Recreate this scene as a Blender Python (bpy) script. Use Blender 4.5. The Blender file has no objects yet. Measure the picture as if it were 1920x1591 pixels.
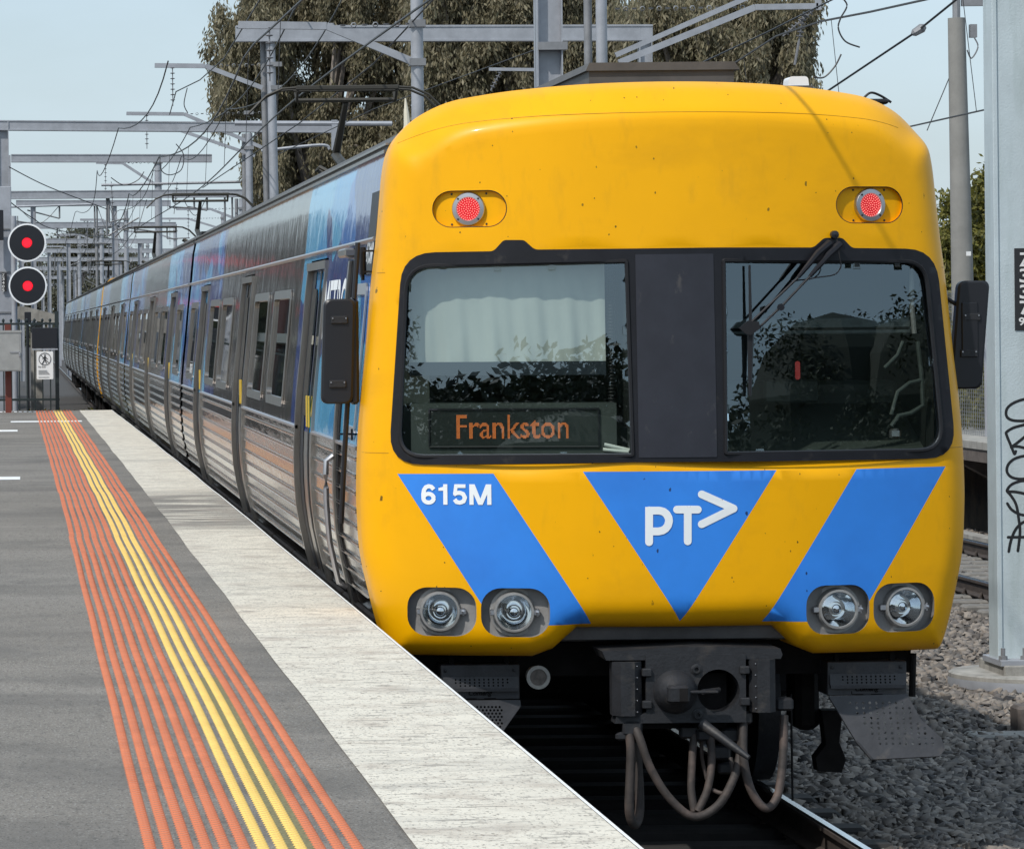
import bpy, math, random
import numpy as np
from mathutils import Vector, Matrix
from mathutils.geometry import delaunay_2d_cdt

scene = bpy.context.scene
C = scene.collection
rnd = random.Random(7)
NR = np.random.RandomState(11)
PI = math.pi

# ------------------------------------------------------------------ camera
F, CX, CY, ROLL, EYE = 7400.0, 35.0, 612.0, 0.0098, 2.6
cd = bpy.data.cameras.new('camera')
cam = bpy.data.objects.new('camera', cd); C.objects.link(cam)
cd.sensor_width = 36.0; cd.lens = F / 1920 * 36
cd.shift_x = (960 - CX) / 1920; cd.shift_y = -(795.5 - CY) / 1920
cd.clip_start = 0.5; cd.clip_end = 6000
cam.matrix_world = Matrix.Translation((0, 0, EYE)) @ Matrix.Rotation(PI/2, 4, 'X') @ Matrix.Rotation(-ROLL, 4, 'Z')
scene.camera = cam

# ------------------------------------------------------------------ sky, sun, exposure
SUN = Vector((-0.50, -0.52, 0.84)).normalized()          # towards the sun
world = bpy.data.worlds.new('World'); scene.world = world; world.use_nodes = True
wn = world.node_tree; wn.nodes.clear()
sky = wn.nodes.new('ShaderNodeTexSky'); sky.sky_type = 'NISHITA'; sky.sun_disc = False
sky.sun_elevation = math.asin(SUN.z); sky.sun_rotation = math.atan2(SUN.x, SUN.y)
sky.air_density = 1.0; sky.dust_density = 1.5; sky.ozone_density = 1.2
tc = wn.nodes.new('ShaderNodeTexCoord'); mp = wn.nodes.new('ShaderNodeMapping'); mp.inputs['Scale'].default_value = (1, 1, 3.2)
cn = wn.nodes.new('ShaderNodeTexNoise'); cn.inputs['Scale'].default_value = 2.3; cn.inputs['Detail'].default_value = 7; cn.inputs['Roughness'].default_value = .55
cr = wn.nodes.new('ShaderNodeValToRGB'); cr.color_ramp.elements[0].position = .40; cr.color_ramp.elements[1].position = .80
cr.color_ramp.elements[0].color = (.45, .45, .45, 1); cr.color_ramp.elements[1].color = (.95, .95, .95, 1)
mx = wn.nodes.new('ShaderNodeMix'); mx.data_type = 'RGBA'
mx.inputs['B'].default_value = (6.9, 8.6, 10.1, 1)
bg = wn.nodes.new('ShaderNodeBackground'); bg.inputs['Strength'].default_value = 0.095
wo = wn.nodes.new('ShaderNodeOutputWorld')
L = wn.links.new
L(tc.outputs['Generated'], mp.inputs['Vector']); L(mp.outputs['Vector'], cn.inputs['Vector']); L(cn.outputs['Fac'], cr.inputs['Fac'])
L(cr.outputs['Color'], mx.inputs['Factor']); L(sky.outputs['Color'], mx.inputs['A']); L(mx.outputs['Result'], bg.inputs['Color']); L(bg.outputs['Background'], wo.inputs['Surface'])
sd = bpy.data.lights.new('sun', 'SUN'); sd.energy = 2.9; sd.angle = math.radians(0.9); sd.color = (1, .955, .89)
so = bpy.data.objects.new('sun', sd); C.objects.link(so); so.location = SUN * 60
so.rotation_euler = (-SUN).to_track_quat('-Z', 'Y').to_euler()
scene.view_settings.view_transform = 'Standard'; scene.view_settings.look = 'None'
scene.view_settings.exposure = 0.2; scene.view_settings.gamma = 1.0; scene.view_settings.use_curve_mapping = False

# ------------------------------------------------------------------ helpers
def at(px, py, Y):
    "world point that stands at distance Y where the photograph shows pixel (px, py)"
    u, v = px - CX, py - CY
    return Vector(((u - ROLL*v)/F*Y, Y, EYE - (v + ROLL*u)/F*Y))
def tag(o, label=None, cat=None, group=None, kind=None):
    if label: o['label'] = label
    if cat: o['category'] = cat
    if group: o['group'] = group
    if kind: o['kind'] = kind
    return o
def empty(name, loc=(0, 0, 0)):
    o = bpy.data.objects.new(name, None); C.objects.link(o); o.location = loc; o.empty_display_size = .2; return o
def mesh_np(name, verts, faces, mats, parent=None, smooth=False, fm=None):
    verts = np.asarray(verts, dtype=np.float32).reshape(-1, 3)
    me = bpy.data.meshes.new(name)
    if isinstance(faces, np.ndarray):
        n, k = faces.shape
        me.vertices.add(len(verts)); me.vertices.foreach_set('co', verts.ravel())
        me.loops.add(n*k); me.loops.foreach_set('vertex_index', faces.astype(np.int32).ravel())
        me.polygons.add(n); me.polygons.foreach_set('loop_start', np.arange(0, n*k, k, dtype=np.int32))
        me.polygons.foreach_set('loop_total', np.full(n, k, dtype=np.int32))
    else:
        me.from_pydata([tuple(map(float, v)) for v in verts], [], faces)
    for m in (mats if isinstance(mats, (list, tuple)) else [mats]): me.materials.append(m)
    if fm is not None: me.polygons.foreach_set('material_index', np.asarray(fm, dtype=np.int32))
    if smooth: me.polygons.foreach_set('use_smooth', np.ones(len(me.polygons), dtype=bool))
    me.update(calc_edges=True); me.validate()
    o = bpy.data.objects.new(name, me); C.objects.link(o); o.parent = parent
    return o
class MB:
    def __init__(s): s.v = []; s.f = []; s.m = []
    def add(s, vs, fs, mi=0):
        b = len(s.v); s.v += [tuple(v) for v in vs]; s.f += [tuple(i+b for i in f) for f in fs]; s.m += [mi]*len(fs); return s
    def box(s, x0, x1, y0, y1, z0, z1, mi=0, bv=0.0):
        if bv > 0:
            b = min(bv, (x1-x0)/2.01, (y1-y0)/2.01, (z1-z0)/2.01)
            vs = []; 
            for z, i in ((z0, b), (z0+b, 0), (z1-b, 0), (z1, b)):
                for (x, y) in ((x0+i+b, y0+i), (x1-i-b, y0+i), (x1-i, y0+i+b), (x1-i, y1-i-b), (x1-i-b, y1-i), (x0+i+b, y1-i), (x0+i, y1-i-b), (x0+i, y0+i+b)):
                    vs.append((min(max(x, x0), x1), min(max(y, y0), y1), z))
            fs = [tuple(range(7, -1, -1)), tuple(range(24, 32))]
            for k in range(3):
                for j in range(8): a = k*8+j; c = k*8+(j+1) % 8; fs.append((a, c, c+8, a+8))
            return s.add(vs, fs, mi)
        vs = [(x, y, z) for z in (z0, z1) for y in (y0, y1) for x in (x0, x1)]
        return s.add(vs, [(0, 2, 3, 1), (4, 5, 7, 6), (0, 1, 5, 4), (2, 6, 7, 3), (0, 4, 6, 2), (1, 3, 7, 5)], mi)
    def tube(s, pts, r, n=8, mi=0, cap=True):
        pts = [Vector(p) for p in pts]; rs = r if isinstance(r, (list, tuple)) else [r]*len(pts)
        vs = []; up = None
        for i, p in enumerate(pts):
            d = (pts[min(i+1, len(pts)-1)] - pts[max(i-1, 0)]).normalized()
            if up is None: up = Vector((0, 0, 1)) if abs(d.z) < .9 else Vector((0, 1, 0))
            a = d.cross(up)
            if a.length < 1e-4: a = d.cross(Vector((1, 0, 0)))
            a.normalize(); b = d.cross(a).normalized(); up = -b if False else up
            for k in range(n):
                t = 2*PI*k/n; vs.append(p + (a*math.cos(t) + b*math.sin(t))*rs[i])
        fs = []
        for i in range(len(pts)-1):
            for k in range(n): fs.append((i*n+k, i*n+(k+1) % n, (i+1)*n+(k+1) % n, (i+1)*n+k))
        if cap: fs.append(tuple(range(n-1, -1, -1))); fs.append(tuple(range((len(pts)-1)*n, len(pts)*n)))
        return s.add(vs, fs, mi)
    def beam(s, a, b, w, h, mi=0, up=(0, 0, 1)):
        a = Vector(a); b = Vector(b); d = (b-a).normalized(); x = d.cross(Vector(up)).normalized(); z = x.cross(d)
        vs = [p + x*(i*w/2) + z*(j*h/2) for p in (a, b) for (i, j) in ((-1, -1), (1, -1), (1, 1), (-1, 1))]
        return s.add(vs, [(3, 2, 1, 0), (4, 5, 6, 7), (0, 1, 5, 4), (1, 2, 6, 5), (2, 3, 7, 6), (3, 0, 4, 7)], mi)
    def lathe(s, c, axis, prof, n=24, mi=0):
        "prof: (distance along axis, radius)"
        c = Vector(c); ax = Vector(axis).normalized(); a = ax.cross(Vector((0, 0, 1)))
        if a.length < .1: a = Vector((1, 0, 0))
        a.normalize(); b = ax.cross(a); vs = []
        for (d, r) in prof:
            for k in range(n): t = 2*PI*k/n; vs.append(c + ax*d + (a*math.cos(t)+b*math.sin(t))*max(r, 1e-4))
        fs = [(i*n+k, i*n+(k+1) % n, (i+1)*n+(k+1) % n, (i+1)*n+k) for i in range(len(prof)-1) for k in range(n)]
        return s.add(vs, fs, mi)
    def prism(s, poly, y0, y1, mi=0, ax='y'):
        "poly of (x,z) extruded along y (or (y,z) along x, (x,y) along z)"
        def P(p, t): return (p[0], t, p[1]) if ax == 'y' else ((t, p[0], p[1]) if ax == 'x' else (p[0], p[1], t))
        n = len(poly); vs = [P(p, y0) for p in poly] + [P(p, y1) for p in poly]
        fs = [tuple(range(n)), tuple(range(2*n-1, n-1, -1))] + [(i, i+n, (i+1) % n+n, (i+1) % n) for i in range(n)]
        return s.add(vs, fs, mi)
    def build(s, name, mats, parent=None, smooth=False):
        o = mesh_np(name, s.v, s.f, mats, parent, False, s.m if isinstance(mats, (list, tuple)) else None)
        if smooth:
            o.data.polygons.foreach_set('use_smooth', np.ones(len(o.data.polygons), dtype=bool))
            try: o.data.set_sharp_from_angle(angle=math.radians(38))
            except Exception: pass
        return o
def smooth(pts, k=6):
    pts = [Vector(p) for p in pts]; o = []
    for i in range(len(pts)-1):
        p0, p1, p2, p3 = pts[max(i-1, 0)], pts[i], pts[i+1], pts[min(i+2, len(pts)-1)]
        for j in range(k): t = j/k; o.append(.5*((2*p1)+(p2-p0)*t+(2*p0-5*p1+4*p2-p3)*t*t+(3*p1-p0-3*p2+p3)*t**3))
    return o+[pts[-1]]
def copy_tree(o, parent=None):
    c = o.copy(); C.objects.link(c); c.parent = parent
    for ch in list(o.children): copy_tree(ch, c)
    return c
def pip(P, poly):
    P = np.asarray(P, float); x, y = P[:, 0], P[:, 1]; ins = np.zeros(len(P), bool); q = np.asarray(poly, float)
    j = len(q)-1
    for i in range(len(q)):
        xi, yi = q[i]; xj, yj = q[j]
        c = ((yi > y) != (yj > y)); 
        with np.errstate(divide='ignore', invalid='ignore'): xx = (xj-xi)*(y-yi)/((yj-yi) if yj != yi else 1e-12)+xi
        ins ^= c & (x < xx); j = i
    return ins
def cdt(loops, pts=()):
    vs = []; es = []
    for lp in loops:
        b = len(vs); n = len(lp); vs += [Vector((p[0], p[1])) for p in lp]; es += [(b+i, b+(i+1) % n) for i in range(n)]
    vs += [Vector((p[0], p[1])) for p in pts]
    r = delaunay_2d_cdt(vs, es, [], 0, 1e-5)
    V = np.array([tuple(v) for v in r[0]]); T = np.array([f for f in r[2]], dtype=int)
    return V, T, V[T].mean(axis=1)
def rrect(x0, x1, z0, z1, r, n=5):
    o = []
    for cx, cz, a0 in ((x1-r, z1-r, 0), (x0+r, z1-r, 90), (x0+r, z0+r, 180), (x1-r, z0+r, 270)):
        for k in range(n+1): a = math.radians(a0+90*k/n); o.append((cx+r*math.cos(a), cz+r*math.sin(a)))
    return o
def circ(cx, cz, r, n=24): return [(cx+r*math.cos(2*PI*k/n), cz+r*math.sin(2*PI*k/n)) for k in range(n)]
def capsule(a, b, w, n=8):
    a = Vector(a); b = Vector(b); t0 = math.atan2(b.y-a.y, b.x-a.x); o = []
    for c, s in ((b, -PI/2), (a, PI/2)):
        for k in range(n+1): t = t0+s+PI*k/n; o.append((c.x+w/2*math.cos(t), c.y+w/2*math.sin(t)))
    return o
def round_poly(p, r, n=6):
    "round the corners of polygon p; r one radius per corner"
    o = []; m = len(p)
    for i in range(m):
        a, b, c = Vector(p[i-1]), Vector(p[i]), Vector(p[(i+1) % m]); R = r[i] if isinstance(r, (list, tuple)) else r
        if R <= 0: o.append(tuple(b)); continue
        d1 = (a-b); d2 = (c-b); t = min(R, d1.length*.49, d2.length*.49); s = b+d1.normalized()*t; e = b+d2.normalized()*t
        for k in range(n+1): q = k/n; o.append(tuple(s*(1-q)**2+b*2*q*(1-q)+e*q*q))
    return o
def densify(p, d):
    o = []
    for i in range(len(p)):
        a, b = Vector(p[i]), Vector(p[(i+1) % len(p)]); k = max(1, int(math.ceil((b-a).length/d)))
        o += [tuple(a+(b-a)*(j/k)) for j in range(k)]
    return o
def union_mesh(name, polys, fn, mat_, parent):
    V, T, c = cdt(polys); keep = np.zeros(len(T), bool)
    for p in polys: keep |= pip(c, p)
    return mesh_np(name, [fn(x, z) for x, z in V], [tuple(map(int, t)) for t in T[keep]], mat_, parent)
def text_geo(s, offset=0.0, shear=0.0):
    cu = bpy.data.curves.new('lettering', 'FONT'); cu.body = s; cu.size = 1; cu.offset = offset; cu.shear = shear; cu.resolution_u = 4
    ob = bpy.data.objects.new('lettering', cu); C.objects.link(ob); bpy.context.view_layer.update()
    me = ob.evaluated_get(bpy.context.evaluated_depsgraph_get()).to_mesh()
    V = np.array([tuple(v.co)[:2] for v in me.vertices]); Fs = [tuple(p.vertices) for p in me.polygons]
    ob.to_mesh_clear(); bpy.data.objects.remove(ob); bpy.data.curves.remove(cu)
    mn, mxx = V.min(0), V.max(0); return (V-mn)/(mxx-mn), Fs
def text(name, s, fn, mat_, parent, offset=.0, shear=0):
    V, Fs = text_geo(s, offset, shear)
    return mesh_np(name, [fn(x, y) for x, y in V], Fs, mat_, parent)


def ribbon(pts, w):
    o = []
    for p, q in zip(pts[:-1], pts[1:]):
        p = Vector(p); q = Vector(q); d = (q-p).normalized(); n = Vector((-d.y, d.x))*w/2; o.append([tuple(p+n), tuple(p-n), tuple(q-n), tuple(q+n)])
    return o+[circ(p[0], p[1], w/2, 12) for p in pts[1:-1]]
def fleet_polys(w=.20, sx=1.2):
    S = lambda pts: [(x*sx, y) for x, y in pts]; arc = lambda cx, cy, rx, ry, a0, a1, n=14: [(cx+rx*math.cos(math.radians(a0+(a1-a0)*k/n)), cy+ry*math.sin(math.radians(a0+(a1-a0)*k/n))) for k in range(n+1)]
    G = [(0, ribbon(S(arc(.30, .31, .205, .215, 0, 360, 20)), w)+ribbon(S([(.095, .34), (.092, .50), (.125, .72), (.20, .85), (.31, .90), (.42, .87), (.51, .74)]), w)),
         (.77, ribbon(S([(.33, 0), (.33, 1)]), w)+[S([(.06, .68), (.30, .68), (.40, .99), (.30, .98), (.22, .86), (.06, .82)])]),
         (1.50, ribbon(S([(.13, .91), (.53, .91)]), w*.9)+ribbon(S([(.155, .99), (.10, .46)]), w*.85)+ribbon(S([(.06, .50), (.18, .575), (.30, .585), (.43, .53), (.505, .35), (.45, .17), (.31, .10), (.17, .13), (.09, .26)]), w)),
         (2.31, ribbon(S([(.09, 0), (.09, 1)]), w)+ribbon(S([(.80, 0), (.80, 1)]), w)+[S([(.0, 1), (.22, 1), (.445, .30), (.67, 1), (.89, 1), (.53, 0), (.36, 0)])])]
    return [[((x+dx)/3.39, y) for x, y in p] for dx, ps in G for p in ps]

# ------------------------------------------------------------------ materials
def mat(name, col, rough=.5, metal=0., var=.0, vs=3., bump=0., bs=40., col2=None, spec=.5, coat=0., emit=None, es=1., stretch=None, lo=.35, hi=.65):
    m = bpy.data.materials.new(name); m.use_nodes = True; nt = m.node_tree; N = nt.nodes; b = N['Principled BSDF']
    b.inputs['Base Color'].default_value = (*col, 1); b.inputs['Roughness'].default_value = rough; b.inputs['Metallic'].default_value = metal
    b.inputs['Specular IOR Level'].default_value = spec; b.inputs['Coat Weight'].default_value = coat; b.inputs['Coat Roughness'].default_value = .08
    if emit: b.inputs['Emission Color'].default_value = (*emit, 1); b.inputs['Emission Strength'].default_value = es
    if var or bump or col2:
        t = N.new('ShaderNodeTexCoord'); mpn = N.new('ShaderNodeMapping'); nt.links.new(t.outputs['Object'], mpn.inputs['Vector'])
        if stretch: mpn.inputs['Scale'].default_value = stretch
        if var or col2:
            n = N.new('ShaderNodeTexNoise'); n.inputs['Scale'].default_value = vs; n.inputs['Detail'].default_value = 8; n.inputs['Roughness'].default_value = .65
            nt.links.new(mpn.outputs['Vector'], n.inputs['Vector'])
            r = N.new('ShaderNodeValToRGB'); r.color_ramp.elements[0].position = lo; r.color_ramp.elements[1].position = hi
            c2 = col2 if col2 else tuple(min(1, c*(1+var)) for c in col); c1 = col if col2 else tuple(c*(1-var) for c in col)
            r.color_ramp.elements[0].color = (*c1, 1); r.color_ramp.elements[1].color = (*c2, 1)
            nt.links.new(n.outputs['Fac'], r.inputs['Fac']); nt.links.new(r.outputs['Color'], b.inputs['Base Color'])
        if bump:
            n2 = N.new('ShaderNodeTexNoise'); n2.inputs['Scale'].default_value = bs; n2.inputs['Detail'].default_value = 4
            nt.links.new(mpn.outputs['Vector'], n2.inputs['Vector']); bp = N.new('ShaderNodeBump'); bp.inputs['Strength'].default_value = bump; bp.inputs['Distance'].default_value = .01
            nt.links.new(n2.outputs['Fac'], bp.inputs['Height']); nt.links.new(bp.outputs['Normal'], b.inputs['Normal'])
    return m
def link_mix(m, colB, facnode_out):
    "mix a second colour over whatever feeds the base colour"
    nt = m.node_tree; b = nt.nodes['Principled BSDF']; s = b.inputs['Base Color']
    x = nt.nodes.new('ShaderNodeMix'); x.data_type = 'RGBA'; x.inputs['B'].default_value = (*colB, 1)
    if s.is_linked: nt.links.new(s.links[0].from_socket, x.inputs['A'])
    else: x.inputs['A'].default_value = s.default_value
    nt.links.new(facnode_out, x.inputs['Factor']); nt.links.new(x.outputs['Result'], s)
def spots(m, colB, scale, lo, hi, stretch=(1, 1, 1), amount=1.0, detail=6):
    nt = m.node_tree; N = nt.nodes; t = N.new('ShaderNodeTexCoord'); mpn = N.new('ShaderNodeMapping'); mpn.inputs['Scale'].default_value = stretch
    mpn.inputs['Location'].default_value = (rnd.random()*9, rnd.random()*9, rnd.random()*9)
    n = N.new('ShaderNodeTexNoise'); n.inputs['Scale'].default_value = scale; n.inputs['Detail'].default_value = detail; n.inputs['Roughness'].default_value = .6
    r = N.new('ShaderNodeMapRange'); r.inputs['From Min'].default_value = lo; r.inputs['From Max'].default_value = hi; r.inputs['To Max'].default_value = amount
    nt.links.new(t.outputs['Object'], mpn.inputs['Vector']); nt.links.new(mpn.outputs['Vector'], n.inputs['Vector']); nt.links.new(n.outputs['Fac'], r.inputs['Value'])
    link_mix(m, colB, r.outputs['Result'])
def mrange(nt, src, a, b, c=0., d=1.):
    r = nt.nodes.new('ShaderNodeMapRange'); r.interpolation_type = 'SMOOTHSTEP'
    for k, v in zip(('From Min', 'From Max', 'To Min', 'To Max'), (a, b, c, d)): r.inputs[k].default_value = v
    nt.links.new(src, r.inputs['Value']); return r.outputs['Result']
def mth(nt, op, a, b):
    m_ = nt.nodes.new('ShaderNodeMath'); m_.operation = op
    for i, s in enumerate((a, b)):
        if isinstance(s, (int, float)): m_.inputs[i].default_value = s
        else: nt.links.new(s, m_.inputs[i])
    return m_.outputs[0]
def specks(m, colB, scale, radius, keep, stretch=(1, 1, 1), amount=1., coord='Object'):
    "scattered marks: one cell in a few carries an irregular blot"
    nt = m.node_tree; N = nt.nodes; t = N.new('ShaderNodeTexCoord'); mpn = N.new('ShaderNodeMapping'); mpn.inputs['Scale'].default_value = stretch
    mpn.inputs['Location'].default_value = (rnd.random()*9, rnd.random()*9, rnd.random()*9); nt.links.new(t.outputs[coord], mpn.inputs['Vector'])
    ns = N.new('ShaderNodeTexNoise'); ns.inputs['Scale'].default_value = scale*2.5; nt.links.new(mpn.outputs['Vector'], ns.inputs['Vector'])
    va = N.new('ShaderNodeMix'); va.data_type = 'VECTOR'; va.inputs['Factor'].default_value = .5/scale*.5; nt.links.new(mpn.outputs['Vector'], va.inputs['A']); nt.links.new(ns.outputs['Color'], va.inputs['B'])
    v = N.new('ShaderNodeTexVoronoi'); v.inputs['Scale'].default_value = scale; nt.links.new(va.outputs['Result'], v.inputs['Vector'])
    c = N.new('ShaderNodeSeparateColor'); nt.links.new(v.outputs['Color'], c.inputs[0])
    rr = mth(nt, 'MULTIPLY', c.outputs[1], radius); near = mth(nt, 'LESS_THAN', v.outputs['Distance'], rr); on = mth(nt, 'GREATER_THAN', c.outputs[0], 1-keep)
    link_mix(m, colB, mth(nt, 'MULTIPLY', mth(nt, 'MULTIPLY', near, on), amount))
M = {}
M['yellow'] = mat('yellow_paint', (.84, .400, .0), .40, var=.03, vs=1.3, bump=.02, bs=3, spec=.20, coat=.04)
spots(M['yellow'], (.10, .055, .01), 13, .715, .74, (1, 1, .55)); spots(M['yellow'], (.45, .24, .02), 3.0, .56, .8, (3, 1, 1), .3)
spots(M['yellow'], (.12, .07, .015), 34, .74, .76, (1.5, 1, .35))
specks(M['yellow'], (.22, .12, .01), 15, .10, .16, (1, .2, .55)); specks(M['yellow'], (.10, .06, .01), 30, .13, .22, (1, .2, .7)); specks(M['yellow'], (.30, .17, .01), 8, .10, .25, (1.6, .2, .5), .5)
spots(M['yellow'], (.52, .25, .005), 1.1, .50, .75, (1, .2, 1.6), .5)
M['blue'] = mat('blue_vinyl', (.030, .225, .74), .40, var=.05, vs=2, spec=.45, coat=.05)
spots(M['blue'], (.02, .05, .12), 21, .73, .75, (1, 1, .7))
specks(M['blue'], (.01, .03, .10), 16, .13, .25, (1, .2, .7)); spots(M['blue'], (.02, .13, .50), 1.5, .45, .75, (1, .2, 1), .5)
M['white_letter'] = mat('white_lettering', (.80, .83, .84), .45); spots(M['white_letter'], (.4, .4, .38), 30, .70, .73)
M['surround'] = mat('black_surround', (.010, .0105, .014), .45, var=.2, vs=6, bump=.05, bs=30, spec=.28); spots(M['surround'], (.09, .08, .07), 9, .62, .75, (1, 1, .8), .35)
M['rubber'] = mat('rubber', (.010, .010, .012), .55, spec=.35)
M['pillar'] = mat('dark_centre_panel', (.026, .028, .037), .5, var=.12, vs=5, spec=.28); spots(M['pillar'], (.12, .11, .10), 12, .64, .74, (1, 1, .6), .35)
M['steel'] = mat('stainless_steel', (.56, .53, .50), .11, 1., var=.12, vs=9, bump=.22, bs=5, stretch=(1, .5, 4))
M['steel_pillar'] = mat('brushed_steel_pillar', (.33, .305, .28), .30, 1., var=.15, vs=14, stretch=(1, 1, .2))
M['chrome'] = mat('reflector', (.86, .86, .85), .07, 1.)
M['satin_steel'] = mat('satin_ring', (.50, .49, .50), .36, 1.)
M['lamp_grey'] = mat('lamp_recess_grey', (.23, .225, .22), .5, var=.15, vs=14)
M['roof'] = mat('grey_roof', (.07, .068, .065), .6, var=.3, vs=5)
M['podgrey'] = mat('pod_grey', (.075, .07, .066), .6, var=.15, vs=6)
M['under'] = mat('underframe_black', (.011, .010, .010), .8, var=.4, vs=6, spec=.2)
M['iron'] = mat('coupler_iron', (.017, .018, .021), .55, 0., var=.22, vs=12, bump=.2, bs=60, spec=.45); spots(M['iron'], (.10, .085, .07), 8, .55, .75, (1, 1, 1), .5)
M['step'] = mat('step_grey', (.034, .035, .040), .5, var=.25, vs=9, bump=.15, bs=50); spots(M['step'], (.12, .105, .09), 9, .58, .75, amount=.5)
M['hose'] = mat('dusty_hose', (.038, .031, .028), .7, var=.3, vs=14, bump=.2, bs=60); spots(M['hose'], (.17, .12, .10), 5, .5, .7, (1, 1, 1), .6)
M['galv'] = mat('galvanised_steel', (.33, .345, .375), .5, .25, var=.13, vs=3, bump=.05, bs=60)
M['galv_d'] = mat('weathered_galvanised', (.22, .225, .235), .55, .25, var=.2, vs=3)
M['mast_blue'] = mat('pale_painted_steel', (.50, .57, .59), .5, .1, var=.07, vs=2.5, bump=.25, bs=70)
spots(M['mast_blue'], (.35, .42, .41), 2.2, .5, .7, (3, 3, .5), .5)
M['wire'] = mat('copper_wire', (.05, .05, .052), .5, .3)
M['insul'] = mat('insulator', (.17, .17, .18), .35)
M['panto'] = mat('pantograph_grease', (.035, .032, .025), .6)
M['asphalt'] = mat('platform_asphalt', (.178, .162, .140), .9, var=.0, col2=(.230, .210, .184), vs=1.2, bump=.5, bs=260, stretch=(.5, 1, 1))
spots(M['asphalt'], (.34, .33, .31), 95, .57, .66, (1, .45, 1), .7, 2); spots(M['asphalt'], (.035, .033, .03), 110, .56, .66, (1, .45, 1), .7, 2); spots(M['asphalt'], (.05, .047, .043), 30, .55, .7, (1, .3, 1), .4, 3)
spots(M['asphalt'], (.05, .047, .045), .8, .5, .75, (.25, 1, 1), .5)
M['coping'] = mat('white_painted_coping', (.66, .615, .52), .75, var=.05, vs=2, bump=.3, bs=120)
spots(M['coping'], (.22, .195, .17), 22, .56, .66, (.35, .8, 1), .7, 9); spots(M['coping'], (.13, .115, .10), 85, .55, .66, (1, .5, 1), .7, 3); spots(M['coping'], (.12, .105, .09), 40, .63, .68, (.12, 1, 1), .8, 3)
spots(M['coping'], (.36, .34, .30), 3, .5, .7, (.25, 1, 1), .5)
# worn patch of the coping, 29 to 36 m out
nt = M['coping'].node_tree; t_ = nt.nodes.new('ShaderNodeTexCoord'); sp_ = nt.nodes.new('ShaderNodeSeparateXYZ'); nt.links.new(t_.outputs['Object'], sp_.inputs[0])
pn = nt.nodes.new('ShaderNodeTexNoise'); pn.inputs['Scale'].default_value = 9; pn.inputs['Detail'].default_value = 8
pm = nt.nodes.new('ShaderNodeMapping'); pm.inputs['Scale'].default_value = (.13, 1, 1); nt.links.new(t_.outputs['Object'], pm.inputs[0]); nt.links.new(pm.outputs[0], pn.inputs['Vector'])
f_ = mth(nt, 'MULTIPLY', mth(nt, 'MULTIPLY', mrange(nt, sp_.outputs['Y'], 28.0, 30.0), mrange(nt, sp_.outputs['Y'], 36.5, 34.0)), mrange(nt, pn.outputs['Fac'], .36, .55))
link_mix(M['coping'], (.11, .10, .09), mth(nt, 'MULTIPLY', f_, .85))
specks(M['coping'], (.16, .13, .10), 34, .26, .45, (1, .45, 1), .7); spots(M['coping'], (.33, .27, .22), 7, .52, .68, (.5, .6, 1), .5, 9); specks(M['coping'], (.30, .26, .21), 9, .3, .25, (.5, .8, 1), .45)
specks(M['asphalt'], (.50, .49, .46), 40, .10, .16, (1, .6, 1)); specks(M['asphalt'], (.03, .03, .03), 22, .14, .12, (1, .6, 1), .8); spots(M['asphalt'], (.09, .085, .078), 2.4, .5, .72, (.5, .35, 1), .6)
M['edge_white'] = mat('white_edge_line', (.75, .75, .73), .6, var=.1, vs=20)
M['concrete'] = mat('concrete', (.30, .29, .265), .85, var=.22, vs=4, bump=.3, bs=60); spots(M['concrete'], (.10, .09, .08), 3, .5, .7, (2, 2, .4), .6)
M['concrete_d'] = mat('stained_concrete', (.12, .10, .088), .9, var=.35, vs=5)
M['tac_orange'] = mat('orange_tactile', (.53, .150, .062), .62, var=.10, vs=5)
spots(M['tac_orange'], (.45, .12, .05), 2.5, .5, .75, (1, .5, 1), .5)
M['tac_yellow'] = mat('yellow_tactile', (.76, .50, .12), .6, var=.07, vs=5)
M['tac_stain'] = mat('yellow_overspray', (.17, .155, .075), .9, var=.35, vs=60)
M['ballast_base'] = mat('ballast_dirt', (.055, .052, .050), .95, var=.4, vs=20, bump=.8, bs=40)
M['rail'] = mat('rail_steel_worn', (.70, .72, .75), .16, 1.); M['rail_side'] = mat('rusty_rail', (.045, .034, .028), .8, var=.3, vs=8)
M['sleeper_shaded'] = mat('shaded_sleeper', (.018, .016, .015), .8, var=.3, vs=8)  # platform shade put into this near-black sleeper colour
M['sleeper'] = mat('concrete_sleeper', (.17, .16, .145), .9, var=.2, vs=6)
M['soil'] = mat('dry_soil', (.13, .115, .095), .95, col2=(.19, .165, .13), vs=.8, bump=.5, bs=10); spots(M['soil'], (.06, .07, .03), 2, .5, .65, amount=.8)
M['black'] = mat('black_enamel', (.013, .014, .018), .4, spec=.4)
M['darkgreen'] = mat('dark_green_steel', (.016, .024, .024), .45)
M['redpost'] = mat('red_oxide_post', (.15, .033, .022), .6, var=.15, vs=5)
M['whitepaint'] = mat('white_enamel', (.78, .79, .80), .4)
M['cabinet'] = mat('stainless_cabinet', (.40, .395, .375), .40, .55, var=.15, vs=3)
M['signwhite'] = mat('sign_white', (.74, .74, .73), .5); M['signblack'] = mat('sign_black', (.02, .02, .022), .5)
M['red_glow'] = mat('red_signal_light', (.5, .01, .02), .4, emit=(1, .010, .025), es=1.5)
M['red_dim'] = mat('red_lens', (.45, .004, .01), .3, emit=(1, .01, .03), es=.26)
M['red_led'] = mat('red_led_dot', (.9, .3, .25), .4, emit=(1, .30, .26), es=.55)
M['amber_led'] = mat('amber_led', (.5, .15, .03), .5, emit=(1, .24, .06), es=.36)
M['blind'] = mat('pale_roller_blind', (.50, .53, .50), .7, var=.04, vs=3)
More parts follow.
